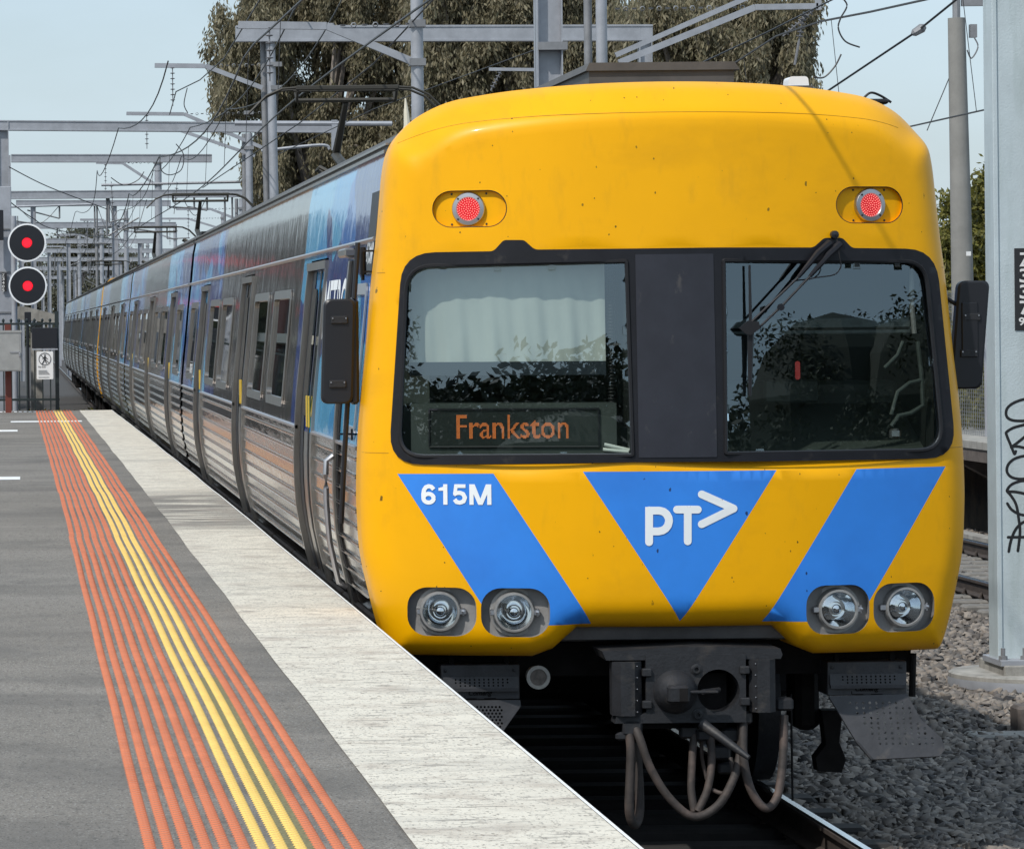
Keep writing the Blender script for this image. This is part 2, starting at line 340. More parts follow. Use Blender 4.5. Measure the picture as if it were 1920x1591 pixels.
M['cab_dark'] = mat('cab_interior', (.016, .020, .019), .7, spec=.3); M['cab_cream'] = mat('cab_cream_panel', (.30, .29, .22), .6)
M['cab_mid'] = mat('cab_dash', (.050, .062, .056), .6, var=.1, vs=4)
M['display'] = mat('display_face', (.014, .020, .018), .4)
M['paper'] = mat('rolled_paper', (.75, .77, .72), .7)
M['redtag'] = mat('red_tag', (.45, .04, .04), .5)
M['grass'] = mat('dry_grass', (.09, .09, .035), .9, var=.3, vs=3)
M['bark'] = mat('grey_bark', (.23, .20, .175), .85, var=.3, vs=4, stretch=(1, 1, .3), bump=.4, bs=12)
M['yellow_handle'] = mat('yellow_handle', (.50, .34, .04), .5)
M['brick'] = mat('red_brick', (.15, .040, .024), .85); M['cream'] = mat('cream_wall', (.62, .58, .47), .8)
M['graffiti'] = mat('black_marker', (.012, .012, .013), .35)
def glass(name, tint, k0, k1, rough=.0, gc=(.88, .94, 1)):
    m = bpy.data.materials.new(name); m.use_nodes = True; nt = m.node_tree; nt.nodes.clear()
    t = nt.nodes.new('ShaderNodeBsdfTransparent'); t.inputs['Color'].default_value = (*tint, 1)
    g = nt.nodes.new('ShaderNodeBsdfGlossy'); g.inputs['Color'].default_value = (*gc, 1); g.inputs['Roughness'].default_value = rough
    f = nt.nodes.new('ShaderNodeFresnel'); f.inputs['IOR'].default_value = 1.5
    r = nt.nodes.new('ShaderNodeMapRange'); r.inputs['From Min'].default_value = .04; r.inputs['To Min'].default_value = k0; r.inputs['To Max'].default_value = k1
    x = nt.nodes.new('ShaderNodeMixShader'); o = nt.nodes.new('ShaderNodeOutputMaterial')
    nt.links.new(f.outputs[0], r.inputs['Value']); nt.links.new(r.outputs['Result'], x.inputs[0]); nt.links.new(t.outputs[0], x.inputs[1]); nt.links.new(g.outputs[0], x.inputs[2]); nt.links.new(x.outputs[0], o.inputs[0])
    return m
M['windscreen'] = glass('windscreen_glass', (.74, .79, .76), .155, 1.0, gc=(.75, .90, 1))
M['lampglass'] = glass('headlight_glass', (.93, .95, .96), .08, 1.0)
M['sideglass'] = mat('dark_side_glass', (.008, .011, .011), .02, 0., spec=.45)
def livery(name, body, blues):
    "stainless body with blue vinyl wraps; blues: list of (y0,y1) zones measured from the carriage's own origin"
    m = mat(name, body, .30, 1., bump=.55, bs=3.2, stretch=(1, .8, .9)); nt = m.node_tree; N = nt.nodes; b = N['Principled BSDF']
    t = N.new('ShaderNodeTexCoord'); s = N.new('ShaderNodeSeparateXYZ'); nt.links.new(t.outputs['Object'], s.inputs[0])
    tot = None
    for (a, c) in blues:
        f = mth(nt, 'MULTIPLY', mth(nt, 'GREATER_THAN', s.outputs['Y'], a), mth(nt, 'LESS_THAN', s.outputs['Y'], c))
        tot = f if tot is None else mth(nt, 'ADD', tot, f)
    v = N.new('ShaderNodeTexVoronoi'); v.distance = 'MANHATTAN'; v.inputs['Scale'].default_value = 1.0; v.inputs['Randomness'].default_value = .9
    mpn = N.new('ShaderNodeMapping'); mpn.inputs['Scale'].default_value = (0, .75, 1.5); mpn.inputs['Rotation'].default_value = (.5, 0, 0)
    nt.links.new(t.outputs['Object'], mpn.inputs[0]); nt.links.new(mpn.outputs[0], v.inputs['Vector'])
    cs = N.new('ShaderNodeSeparateColor'); nt.links.new(v.outputs['Color'], cs.inputs[0])
    r = N.new('ShaderNodeValToRGB'); r.color_ramp.interpolation = 'CONSTANT'
    r.color_ramp.elements[0].color = (.022, .055, .22, 1); r.color_ramp.elements[1].position = .27; r.color_ramp.elements[1].color = (.025, .16, .50, 1)
    for p, c in ((.46, (.05, .33, .66, 1)), (.66, (.03, .05, .18, 1)), (.80, (.10, .42, .70, 1))): e = r.color_ramp.elements.new(p); e.color = c
    nt.links.new(cs.outputs[0], r.inputs['Fac'])
    x = N.new('ShaderNodeMix'); x.data_type = 'RGBA'; x.inputs['A'].default_value = (*body, 1); nt.links.new(r.outputs['Color'], x.inputs['B']); nt.links.new(tot, x.inputs['Factor']); nt.links.new(x.outputs['Result'], b.inputs['Base Color'])
    nt.links.new(mth(nt, 'SUBTRACT', .93, mth(nt, 'MULTIPLY', tot, .93)), b.inputs['Metallic'])
    nt.links.new(mth(nt, 'SUBTRACT', .12, mth(nt, 'MULTIPLY', tot, .02)), b.inputs['Roughness'])
    b.inputs['Coat Weight'].default_value = .0; b.inputs['Specular IOR Level'].default_value = .22
    return m
def leafmat(name, cols, rough=.6, tl=.3):
    m = bpy.data.materials.new(name); m.use_nodes = True; nt = m.node_tree; N = nt.nodes; b = N['Principled BSDF']; b.inputs['Roughness'].default_value = rough
    g = N.new('ShaderNodeNewGeometry'); r = N.new('ShaderNodeValToRGB')
    for i, c in enumerate(cols):
        e = r.color_ramp.elements[i] if i < 2 else r.color_ramp.elements.new(.5); e.position = i/(len(cols)-1); e.color = (*c, 1)
    nt.links.new(g.outputs['Random Per Island'], r.inputs['Fac']); nt.links.new(r.outputs['Color'], b.inputs['Base Color'])
    tr = N.new('ShaderNodeBsdfTranslucent'); nt.links.new(r.outputs['Color'], tr.inputs['Color']); x = N.new('ShaderNodeMixShader'); x.inputs[0].default_value = tl
    o = N['Material Output']; nt.links.new(b.outputs[0], x.inputs[1]); nt.links.new(tr.outputs[0], x.inputs[2]); nt.links.new(x.outputs[0], o.inputs[0]); return m
M['gum'] = leafmat('eucalyptus_leaf', [(.10, .088, .055), (.30, .262, .165), (.185, .175, .105)], tl=.4)
M['shrub'] = leafmat('shrub_leaf', [(.05, .055, .012), (.20, .18, .035), (.11, .12, .025)])
M['farleaf'] = leafmat('far_leaf', [(.07, .075, .05), (.14, .135, .09)])
M['stone'] = leafmat('ballast_stone', [(.028, .026, .026), (.27, .235, .20), (.10, .090, .085)], .85)
M['stone'].node_tree.nodes['Mix Shader'].inputs[0].default_value = 0

# ================================================================== GROUND
TC = 3.34                                        # centre line of the train's track
def gz(x): return -.24 - .10*min(1, max(0, (x-TC-1.6)/1.0))*(1 - min(1, max(0, (x-8.6)/.6)))
def plat_edge(Y): return 1.755 - .115*max(0, (Y-30)/40)**1.5
def und(x, Y):
    k = min(1, max(.12, (Y-15)/22)); k *= 1-.45*min(1, max(0, (Y-48)/10)); return .30*k*(.008*math.sin(Y*.63+.6)+.0055*math.sin(Y*1.25+2+x*.35)+.0015*math.sin(Y*2.9+x))
tag(mesh_np('ground', [(-900, -80, -.62), (1500, -80, -.62), (1500, 3000, -.62), (-900, 3000, -.62)], [(0, 1, 2, 3)], M['soil']), kind='structure')
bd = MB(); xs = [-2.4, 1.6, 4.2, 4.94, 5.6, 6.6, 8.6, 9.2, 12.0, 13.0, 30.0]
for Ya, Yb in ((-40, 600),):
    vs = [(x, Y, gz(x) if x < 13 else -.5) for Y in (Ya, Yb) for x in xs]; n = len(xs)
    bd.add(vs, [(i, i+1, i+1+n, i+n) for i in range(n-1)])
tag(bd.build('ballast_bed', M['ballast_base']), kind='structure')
# loose ballast stones: low polyhedra, one mass
def stones(n, xf, seed):
    R = np.random.RandomState(seed)
    base = np.array([(-1, -1, -.8), (1, -1, -.7), (1, 1, -.8), (-1, 1, -.7), (-.8, -.9, .7), (.9, -.8, .8), (.8, .9, .6), (-.9, .8, .9), (0, 0, 1.25)])*.55
    tri = np.array([(0, 1, 5), (0, 5, 4), (1, 2, 6), (1, 6, 5), (2, 3, 7), (2, 7, 6), (3, 0, 4), (3, 4, 7), (4, 5, 8), (5, 6, 8), (6, 7, 8), (7, 4, 8)])
    P = xf(R, n); n = len(P)
    V = np.repeat(base[None], n, 0) + R.uniform(-.36, .36, (n, 9, 3))
    V *= (R.uniform(.50, 1.35, (n, 1, 3))*np.array([1.15, 1.15, .75]) * R.uniform(.030, .058, (n, 1, 1)))
    a = R.uniform(0, 2*PI, n); b = R.uniform(-.7, .7, n)
    ca, sa, cb, sb = np.cos(a)[:, None], np.sin(a)[:, None], np.cos(b)[:, None], np.sin(b)[:, None]
    x, y, z = V[..., 0], V[..., 1], V[..., 2]; y, z = y*cb-z*sb, y*sb+z*cb; x, y = x*ca-y*sa, x*sa+y*ca
    V = np.stack([x, y, z], -1)+P[:, None, :]
    T = (tri[None]+np.arange(n)[:, None, None]*9).reshape(-1, 3)
    return V.reshape(-1, 3), T
def scat(R, n):
    Y = 20+(R.uniform(0, 1, n)**1.5)*52; u = R.uniform(0, 1, n); lo = np.maximum(2.2, 1330*Y/7400*0.82); lo = np.where(Y < 27, 4.15, np.maximum(4.15, 1500*Y/7400-1.2)); hi = 1960*Y/7400
    X = lo+(hi-lo)*u; Z = np.array([gz(x) for x in X])+R.uniform(-.01, .035, n)
    k = (np.abs(X-9.5) > .07) & (np.abs(X-11.1) > .07) & (X < 12.6)
    return np.stack([X, Y, Z], -1)[k]
V, T = stones(62000, scat, 5)
tag(mesh_np('ballast_stones', V, T, M['stone']), kind='stuff')
def scat2(R, n):
    Y = R.uniform(70.5, 100, n); X = R.uniform(-2.4, 3.0, n); return np.stack([X, Y, np.full(n, -.2)+R.uniform(0, .03, n)], -1)
V, T = stones(9000, scat2, 6); tag(mesh_np('ballast_stones', V*1.0, T, M['stone']), kind='stuff')

# tracks
def track(name, xc, label, Y0, Y1, sl=True, sm='sleeper'):
    e = empty(name, (xc, 0, 0)); tag(e, kind='structure')
    for sx in (-.8, .8):
        r = MB().prism([(sx-.035, -.012), (sx-.035, -.035), (sx-.010, -.05), (sx-.010, -.13), (sx-.07, -.15), (sx-.07, -.16), (sx+.07, -.16), (sx+.07, -.15), (sx+.010, -.13), (sx+.010, -.05), (sx+.035, -.035), (sx+.035, -.012)], Y0, Y1)
        o = r.build('rail', M['rail_side'], e)
        h = MB().prism([(sx-.026, -.011), (sx-.022, .001), (sx+.016, .001), (sx+.020, -.011)], Y0-.01, Y1+.01).build('rail_head', M['rail'], o)
    if sl:
        m0 = None
        for i in range(60):
            y = Y0+.3+i*.68
            if m0 is None: o = MB().box(-1.25, 1.25, -.12, .12, -.36, -.165, bv=.02).build('sleeper', M[sm], e); m0 = o
            else: o = m0.copy(); C.objects.link(o); o.parent = e
            o.location = (0, y, 0)
    return e
track('railway_track', TC, '', 9, 420, sm='sleeper_shaded')
t2 = track('railway_track', 10.3, '', 20, 420)
clips = MB()
for i in range(70):
    for sx in (-.8, .8):
        for d in (-.1, .1): clips.tube([(sx+d-.03, 20.3+i*.68-.05, -.15), (sx+d, 20.3+i*.68-.02, -.10), (sx+d+.03, 20.3+i*.68+.05, -.15)], .012, 5)
tag(clips.build('rail_clip', M['rail_side'], t2), kind='stuff')

# ================================================================== PLATFORM
plat = empty('platform', (0, 0, 0)); tag(plat, kind='structure')
PE = 70.0
Ys = list(np.arange(6, 30, .2))+list(np.arange(30, PE+.01, .4))
def strip(name, xa, xb, dz, mat_, nx=4, Y0=None, Y1=None, parent=plat):
    ys = [y for y in Ys if (Y0 is None or y >= Y0) and (Y1 is None or y <= Y1)]
    vs = []
    for y in ys:
        a, b = xa(y), xb(y)
        for i in range(nx+1): x = a+(b-a)*i/nx; vs.append((x, y, 1.1+und(x, y)+dz))
    w = nx+1; fs = [(j*w+i, j*w+i+1, (j+1)*w+i+1, (j+1)*w+i) for j in range(len(ys)-1) for i in range(nx)]
    return mesh_np(name, vs, fs, mat_, parent, smooth=True)
bend = lambda y: plat_edge(y)-1.755
cop = lambda y: 1.125+bend(y)*.55+.002*math.sin(y*2.1)+.003*math.sin(y*.9)
strip('asphalt_surface', lambda y: -9, lambda y: cop(y)+.03, 0, M['asphalt'], 12)
strip('coping', cop, lambda y: plat_edge(y)-.012, .004, M['coping'], 4)
strip('edge_line', lambda y: plat_edge(y)-.012, lambda y: plat_edge(y), .006, M['edge_white'], 1)
fb = MB()
for a, b in zip(Ys[:-1], Ys[1:]):
    e0, e1 = plat_edge(a), plat_edge(b); za, zb = 1.1+und(e0, a)+.006, 1.1+und(e1, b)+.006
    fb.add([(e0, a, za), (e1, b, zb), (e1, b, zb-.11), (e0, a, za-.11)], [(0, 1, 2, 3)], 0)
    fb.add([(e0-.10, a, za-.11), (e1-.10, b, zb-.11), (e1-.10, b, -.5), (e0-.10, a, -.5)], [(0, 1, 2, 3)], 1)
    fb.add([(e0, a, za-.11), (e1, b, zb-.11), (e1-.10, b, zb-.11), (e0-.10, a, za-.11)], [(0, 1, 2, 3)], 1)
fb.add([(-9, PE, 1.1+und(0, PE)-.002), (plat_edge(PE), PE, 1.1+und(1, PE)-.002), (plat_edge(PE), PE, -.6), (-9, PE, -.6)], [(3, 2, 1, 0)], 1)
fb.build('platform_wall', [M['concrete'], M['concrete_d']], plat)
# painted marks
def paint(x0, x1, y0, y1, name='painted_line'):
    mesh_np(name, [(x0, y0, 1.1+und(x0, y0)+.005), (x1, y0, 1.1+und(x1, y0)+.005), (x1, y1, 1.1+und(x1, y1)+.005), (x0, y1, 1.1+und(x0, y1)+.005)], [(0, 1, 2, 3)], M['edge_white'], plat)
p0 = at(18, 795, 62); paint(-.14, .98, 61.6, 62.5); paint(-1.5, -.03, 56.3, 57.3); paint(-1.5, 0.0, 38.6, 39.3)
for i in range(22): x = -1.2+i*.085; paint(x, x+.05, 68.9, 69.5, 'painted_dash')
# tactile domes: twelve rows, 50 mm apart
cols = [.362+.0537*i for i in range(12)]
def dome(n=10):
    m = MB(); h = .0055; ro, ri = .0192, .0138; vs = [(ro*math.cos(2*PI*k/n), ro*math.sin(2*PI*k/n), 0) for k in range(n)]+[(ri*math.cos(2*PI*k/n), ri*math.sin(2*PI*k/n), h) for k in range(n)]
    return vs, [(k, (k+1) % n, n+(k+1) % n, n+k) for k in range(n)]+[tuple(range(n, 2*n))]
dv, df = dome()
me_o = bpy.data.meshes.new('tactile_dome'); me_o.from_pydata(dv, [], df); me_o.materials.append(M['tac_orange'])
me_y = bpy.data.meshes.new('tactile_dome'); me_y.from_pydata(dv, [], df); me_y.materials.append(M['tac_yellow'])
rows = []; y = 10.9
while y < PE-.05: rows.append(y); y += .0505
def dome_x(i, Y):
    x = cols[i]; 
    if 28.2 < Y < 35.6: x = .64+(x-.64)*.99+.003
    return x+bend(Y)*.55+.0015*math.sin(Y*1.3)
ndv = np.array(dv); V_ = []; Fq = []; FT = []; Fm = []; b = 0; cnt = 0
lv = np.array([(-.0185, -.0185, 0), (.0185, -.0185, 0), (.0185, .0185, 0), (-.0185, .0185, 0), (-.013, -.013, .0055), (.013, -.013, .0055), (.013, .013, .0055), (-.013, .013, .0055)])
lf = [(0, 1, 5, 4), (1, 2, 6, 5), (2, 3, 7, 6), (3, 0, 4, 7), (4, 5, 6, 7)]
for Y in rows:
    for i in range(12):
        x = dome_x(i, Y); z = 1.1+und(x, Y)+.0005; yel = i in (6, 7, 8)
        if cnt < 300 and 11.25 < Y:
            o = bpy.data.objects.new('tactile_dome', me_y if yel else me_o); C.objects.link(o); o.parent = plat; o.location = (x, Y, z); cnt += 1; continue
        if Y < 11.25: continue
        if Y < 26: vv, ff = ndv, df
        else: vv, ff = lv, lf
        V_.append(vv+(x, Y, z)); Fq += [tuple(a+b for a in f) for f in ff]; Fm += [1 if yel else 0]*len(ff); b += len(vv)
o = mesh_np('tactile_domes', np.concatenate(V_), Fq, [M['tac_orange'], M['tac_yellow']], plat, False, Fm); tag(o, kind='stuff')
strip('yellow_overspray', lambda y: dome_x(7, y)+.012, lambda y: dome_x(9, y)-.012, .0012, M['tac_stain'], 1, 11, 17)

# ================================================================== CARRIAGES
HW = [(.88, 1.40), (.895, 1.425), (.986, 1.462), (1.18, 1.512), (1.39, 1.556), (1.60, 1.570), (1.758, 1.572), (2.0, 1.562), (2.21, 1.545), (2.456, 1.517), (2.79, 1.486), (3.03, 1.457), (3.246, 1.436), (3.39, 1.421), (3.497, 1.396), (3.58, 1.345), (3.673, 1.245), (3.742, 1.10), (3.775, .93), (3.80, .72), (3.822, .40), (3.83, 0)]
def W(z): return float(np.interp(z, [a for a, _ in HW[:15]], [w for _, w in HW[:15]]))
CL = 23.4                                                       # pitch of the carriages
# profile of the side between z=1.0 and the gutter, with fluted lower part
def side_prof(z0, z1, dz=.12):
    zs = [z0]; z = z0
    while z < z1-1e-6: z = min(z1, z+dz); zs.append(z)
    return [(W(z)-.012, z) for z in zs]
RIBZ = [1.88-.091*i for i in range(9)]
def flute_prof():
    pr = [(W(1.93)-.012, 1.93)]
    for z in RIBZ:
        w = W(z)-.012; pr += [(w, z+.014), (w+.004, z+.013), (w+.013, z+.008), (w+.004, z+.002), (w+.005, z-.001), (w+.015, z-.007), (w+.004, z-.013), (w-.002, z-.014)]
    pr += [(W(1.06)-.014, 1.06)]
    return pr[::-1]
def sweep(prof, ys, sgn):
    vs = [(sgn*w, y, z) for y in ys for (w, z) in prof]; n = len(prof)
    fs = [(j*n+i, j*n+i+1, (j+1)*n+i+1, (j+1)*n+i) if sgn < 0 else (j*n+i, (j+1)*n+i, (j+1)*n+i+1, j*n+i+1) for j in range(len(ys)-1) for i in range(n-1)]
    return vs, fs
def panel_with_windows(m, y0, y1, wins, z0=1.93, z1=3.50, sgn=-1):
    zs = sorted(set([z0, 2.02, 2.10, 2.3, 2.5, 2.7, 2.80, 2.90, 3.0, 3.12, 3.25, 3.32, 3.38, 3.44, z1]+[w[2] for w in wins]+[w[3] for w in wins])); zs = [z for z in zs if z0-1e-6 <= z <= z1+1e-6]; ys = sorted(set([y0, y1]+[w[0] for w in wins]+[w[1] for w in wins]))
    P = [(sgn*(W(z)-.012), z) for z in zs]; vs = [(p[0], y, p[1]) for y in ys for p in P]; n = len(P); fs = []
    for j in range(len(ys)-1):
        for i in range(n-1):
            if any(ys[j] >= w[0]-1e-6 and ys[j+1] <= w[1]+1e-6 and zs[i] >= w[2]-1e-6 and zs[i+1] <= w[3]+1e-6 for w in wins): continue
            fs.append((j*n+i, j*n+i+1, (j+1)*n+i+1, (j+1)*n+i))
    m.add(vs, fs)
def window(e, y0, y1, z0, z1, sgn, frame_mat):
    def S(y, z, o): return (sgn*(W(z)-.012+o), y, z)
    lp_o = rrect(y0-.03, y1+.03, z0-.035, z1+.035, .07, 4); lp_i = rrect(y0+.025, y1-.025, z0+.025, z1-.025, .05, 4); n = len(lp_o)
    lp_o = lp_o; vs = [S(y, z, .002) for y, z in lp_o]+[S(y, z, .011) for y, z in lp_o]+[S(y, z, .011) for y, z in lp_i]+[S(y, z, -.014) for y, z in lp_i]; fs = []
    for k in range(3):
        for i in range(n): fs.append((k*n+i, k*n+(i+1) % n, (k+1)*n+(i+1) % n, (k+1)*n+i))
    f = mesh_np('window', vs, fs, frame_mat, e)
    zs = np.linspace(z0, z1, 5); vs = [S(y, z, -.008) for y in (y0, y1) for z in zs]
    mesh_np('pane', vs, [(i, i+1, i+6, i+5) for i in range(4)], M['sideglass'], f, smooth=True)
    return f
def door(e, y0, y1, sgn, body_mat):
    rec = -.034; zt = 2.93; z0 = 1.02
    zs = [z0+.15*i for i in range(13)]; zs = [z for z in zs if z < zt]+[zt]
    d = MB(); ym = (y0+y1)/2
    for a, b_ in ((y0, ym-.006), (ym+.006, y1)):
        for zz in zip(zs[:-1], zs[1:]):
            q = [(sgn*(W(z)+rec), y, z) for (y, z) in ((a, zz[0]), (a, zz[1]), (b_, zz[1]), (b_, zz[0]))]
            d.add(q, [(0, 1, 2, 3)], 0 if zz[0] > 1.88 else 1)
    d.add([(sgn*(W(zt)+rec-.01), y0, zt), (sgn*(W(zt)-.012), y0, zt), (sgn*(W(zt)-.012), y1, zt), (sgn*(W(zt)+rec-.01), y1, zt)], [(0, 1, 2, 3)], 1)
    do = d.build('door', [body_mat, M['steel_pillar']], e, True)
    for a, b_ in ((y0+.13, ym-.12), (ym+.12, y1-.13)):
        lp = rrect(a, b_, 2.02, 2.82, .09, 4); V, T, c = cdt([lp]); k = pip(c, lp)
        mesh_np('door_window', [(sgn*(W(z)+rec+.006), y, z) for y, z in V], [tuple(map(int, t)) for t in T[k]], M['sideglass'], do)
    sl = MB()
    for (a, b_) in ((y1-.30, y1), (ym-.05, ym+.05)):  # wide strip paints the dark gap of the recess; narrow one is rubber seal
        for zz in zip(zs[:-1], zs[1:]): sl.add([(sgn*(W(z)+rec+.004), y, z) for (y, z) in ((a, zz[0]), (a, zz[1]), (b_, zz[1]), (b_, zz[0]))], [(0, 1, 2, 3)])
    tag(sl.build('door_seal_and_dark_gap', M['rubber'], do, True), kind='stuff')
    for yy in (ym-.09, ym+.09):
        MB().box(min(sgn*(W(2)+rec), sgn*(W(2)+rec+.014)), max(sgn*(W(2)+rec), sgn*(W(2)+rec+.014)), yy-.012, yy+.012, 1.95, 2.15, bv=.005).build('handle', M['yellow_handle'], do)
    for (a, b_) in ((y0-.045, y0), (y1, y1+.05)):
        p = MB(); prof = [(W(z), z) for z in np.linspace(.98, 2.95, 14)]
        vs = [];
        for (w, z) in prof: vs += [(sgn*(w-.06), a, z), (sgn*(w+.006), a, z), (sgn*(w+.006), b_, z), (sgn*(w-.06), b_, z)]
        fs = [(4*i+k, 4*i+(k+1) % 4, 4*i+4+(k+1) % 4, 4*i+4+k) for i in range(13) for k in range(4)]+[(0, 1, 2, 3), (52, 53, 54, 55)]
        p.add(vs, fs); p.build('door_pillar', M['steel_pillar'], e)
    w = W(2.95); MB().box(min(sgn*(w-.06), sgn*(w+.012)), max(sgn*(w-.06), sgn*(w+.012)), y0-.05, y1+.05, 2.935, 2.985).build('door_head', M['steel_pillar'], e)
    w = W(1.0); MB().box(min(sgn*(w-.08), sgn*(w+.035)), max(sgn*(w-.08), sgn*(w+.035)), y0-.06, y1+.06, .955, .995).build('door_step', M['steel_pillar'], e)
    return do
def roof_prof():
    r = [(W(3.50)-.012, 3.50), (1.375, 3.52), (1.375, 3.545), (1.30, 3.60), (1.20, 3.66), (1.05, 3.715), (.85, 3.75), (.6, 3.775), (.3, 3.79), (0, 3.795)]
    return [(-w, z) for w, z in r]+[(w, z) for w, z in r[::-1][1:]]
def carriage_body(e, y0, y1, doors, wins, body_mat, detail=True):
    "everything that repeats on each carriage, y measured from the carriage origin"
    r = roof_prof(); n = len(r); st = [y0, y1]
    rf = MB(); rf.add([(x, y, z) for y in st for x, z in r], [(i, i+1, n+i+1, n+i) for i in range(n-1)]); rf.add([(x, y1, z) for x, z in r], [tuple(range(n))]); rf.build('roof', M['roof'], e, True)
    for z, o_, h in ((3.505, .006, .018), (3.545, -.004, .012)):
        MB().box(-(W(z)+o_), -(W(z)-.03), y0, y1, z-h/2, z+h/2).build('gutter', M['steel_pillar'], e)
    # moulding above the doors
    mo = MB(); w = W(3.05)
    mo.prism([(-(w-.02), 3.06), (-(w+.008), 3.055), (-(w+.012), 3.045), (-(w+.004), 3.035), (-(w-.02), 3.03)], y0, y1); mo.build('moulding', M['satin_steel'], e, True)
    edges = [y0]+[v for d in doors for v in d]+[y1]; bays = [(edges[i], edges[i+1]) for i in range(0, len(edges), 2)]
    for a, b_ in bays:
        ws = [(w0, w1, 2.07, 2.80) for w0, w1 in wins if w0 >= a and w1 <= b_]
        m = MB(); panel_with_windows(m, a, b_, ws, z1=3.0); m.build('upper_panel', body_mat, e, True)
        for w_ in ws: window(e, w_[0], w_[1], w_[2], w_[3], -1, M['steel_pillar'])
        v, f = sweep(flute_prof(), [a+.012, b_-.012], -1); o = MB(); o.add(v, f); o.build('fluted_panel', M['steel'], e)
        o = MB(); o.prism([(-(W(1.93)-.014), 1.925), (-(W(1.93)+.006), 1.93), (-(W(1.93)+.008), 1.945), (-(W(1.93)-.014), 1.952)], a, b_); o.build('sill_strip', M['satin_steel'], e)
    c = MB(); panel_with_windows(c, y0, y1, [], z0=3.0, z1=3.50); c.build('cove_panel', body_mat, e, True)
    for d in doors: door(e, d[0], d[1], -1, body_mat)
    # far side, plain with a window band
    v, f = sweep(side_prof(1.0, 3.5), [y0, y1], 1); o = MB(); o.add(v, f); o.build('far_side', body_mat, e, True)
    o = MB(); o.box(1.49, 1.515, y0+.8, y1-.8, 2.1, 2.8); o.build('far_side_window', M['sideglass'], e)
    # sill steps along the bottom
    for z, off in ((1.035, .0), (.955, .02)):
        yy = y0
        s_ = MB()
        while yy < y1-.5:
            L_ = 2.1; w = W(1.0)-off; s_.box(-(w+.012), -(w-.10), yy+.05, min(yy+L_, y1)-.05, z-.028, z+.012, bv=.012); yy += L_
        s_.build('sill_rail', M['under'], e, True)
    u = MB(); u.box(-1.36, 1.36, y0+.05, y1, .93, 1.10); u.box(-1.45, 1.45, y0+.02, y1, 1.10, 1.2)
    for i, yy in enumerate(np.arange(y0+5.4, y1-5.0, 2.3)): u.box(-1.30+.05*(i % 2), 1.30-.05*(i % 3), yy, yy+1.7, .36+.05*(i % 3), .93, bv=.03)
    u.build('underframe', M['under'], e)
    for yb in (y0+3.6, y1-3.6):
        b_ = MB(); b_.box(-1.12, 1.12, yb-1.7, yb+1.7, .42, .72, bv=.04); b_.box(-1.2, 1.2, yb-.5, yb+.5, .5, .93, bv=.03); bo = b_.build('bogie', M['under'], e)
        for dy in (-1.25, 1.25):
            for sx in (-1, 1): MB().lathe((sx*.80, yb+dy, .46), (sx, 0, 0), [(-.07, .02), (-.07, .49), (-.04, .49), (-.035, .46), (.06, .455), (.06, .02)], 28).build('wheel', M['iron'], bo, True)
    return e
def pantograph(e, yc):
    "yc: height of collector head at about 5 m"
    b_ = MB(); zt = 5.0
    b_.box(-.45, .45, yc-1.3, yc+.9, 3.86, 3.92); 
    for sx in (-.4, .4):
        for dy in (-1.1, .7): b_.lathe((sx, yc+dy, 3.76), (0, 0, 1), [(0, .05), (.02, .09), (.04, .05), (.06, .09), (.08, .05), (.12, .05)], 10)
    b_.box(-.25, .25, yc-1.25, yc-.7, 3.92, 4.12, bv=.04)
    for sx in (-1, 1): b_.tube([(sx*.12, yc-1.0, 4.02), (sx*.34, yc-.9, 4.15), (sx*.36, yc-.7, 4.13), (sx*.18, yc-.8, 4.02)], .02, 6)
    p = b_.build('pantograph', M['panto'], e)
    a = MB(); a.tube([(0.0, yc-1.0, 4.02), (0, yc+1.35, 4.36)], .05, 8); a.tube([(0.0, yc+1.35, 4.36), (0, yc+.02, zt-.16)], [.045, .03], 8); a.tube([(-.5, yc, zt-.14), (.5, yc, zt-.14)], .025, 6); a.build('arm', M['panto'], p)
    h = MB()
    for dy in (-.17, .17):
        h.box(-.52, .52, yc+dy-.02, yc+dy+.02, zt-.045, zt, bv=.008)
        h.tube([(-.52, yc+dy, zt-.02), (-.66, yc+dy, zt-.03), (-.82, yc+dy, zt-.10), (-.98, yc+dy, zt-.26)], .014, 6); h.tube([(.52, yc+dy, zt-.02), (.66, yc+dy, zt-.03), (.82, yc+dy, zt-.10), (.98, yc+dy, zt-.26)], .014, 6)
    for sx in (-.5, .5): h.tube([(sx, yc-.17, zt-.05), (sx, yc, zt-.15), (sx, yc+.17, zt-.05)], .014, 6)
    h.build('collector_head', M['panto'], p); return p

# ---------------- leading carriage
Y0 = 20.0
car = empty('rail_carriage', (TC, Y0, 0))
tag(car, 'leading rail carriage with bright yellow and blue front, lit red tail lights and destination display', 'train carriage', 'carriages of the train')
body1 = livery('leading_carriage_livery', (.215, .195, .178), [(.5, 6.05), (16.4, 23.5)])
D1 = [(4.0, 5.4), (11.5, 12.85), (18.7, 20.1)]
carriage_body(car, .85, 23.15, D1, [(6.9, 8.6), (9.25, 10.95), (14.1, 15.8), (16.4, 18.1), (20.8, 22.3)], body1)
pantograph(car, 20.0)
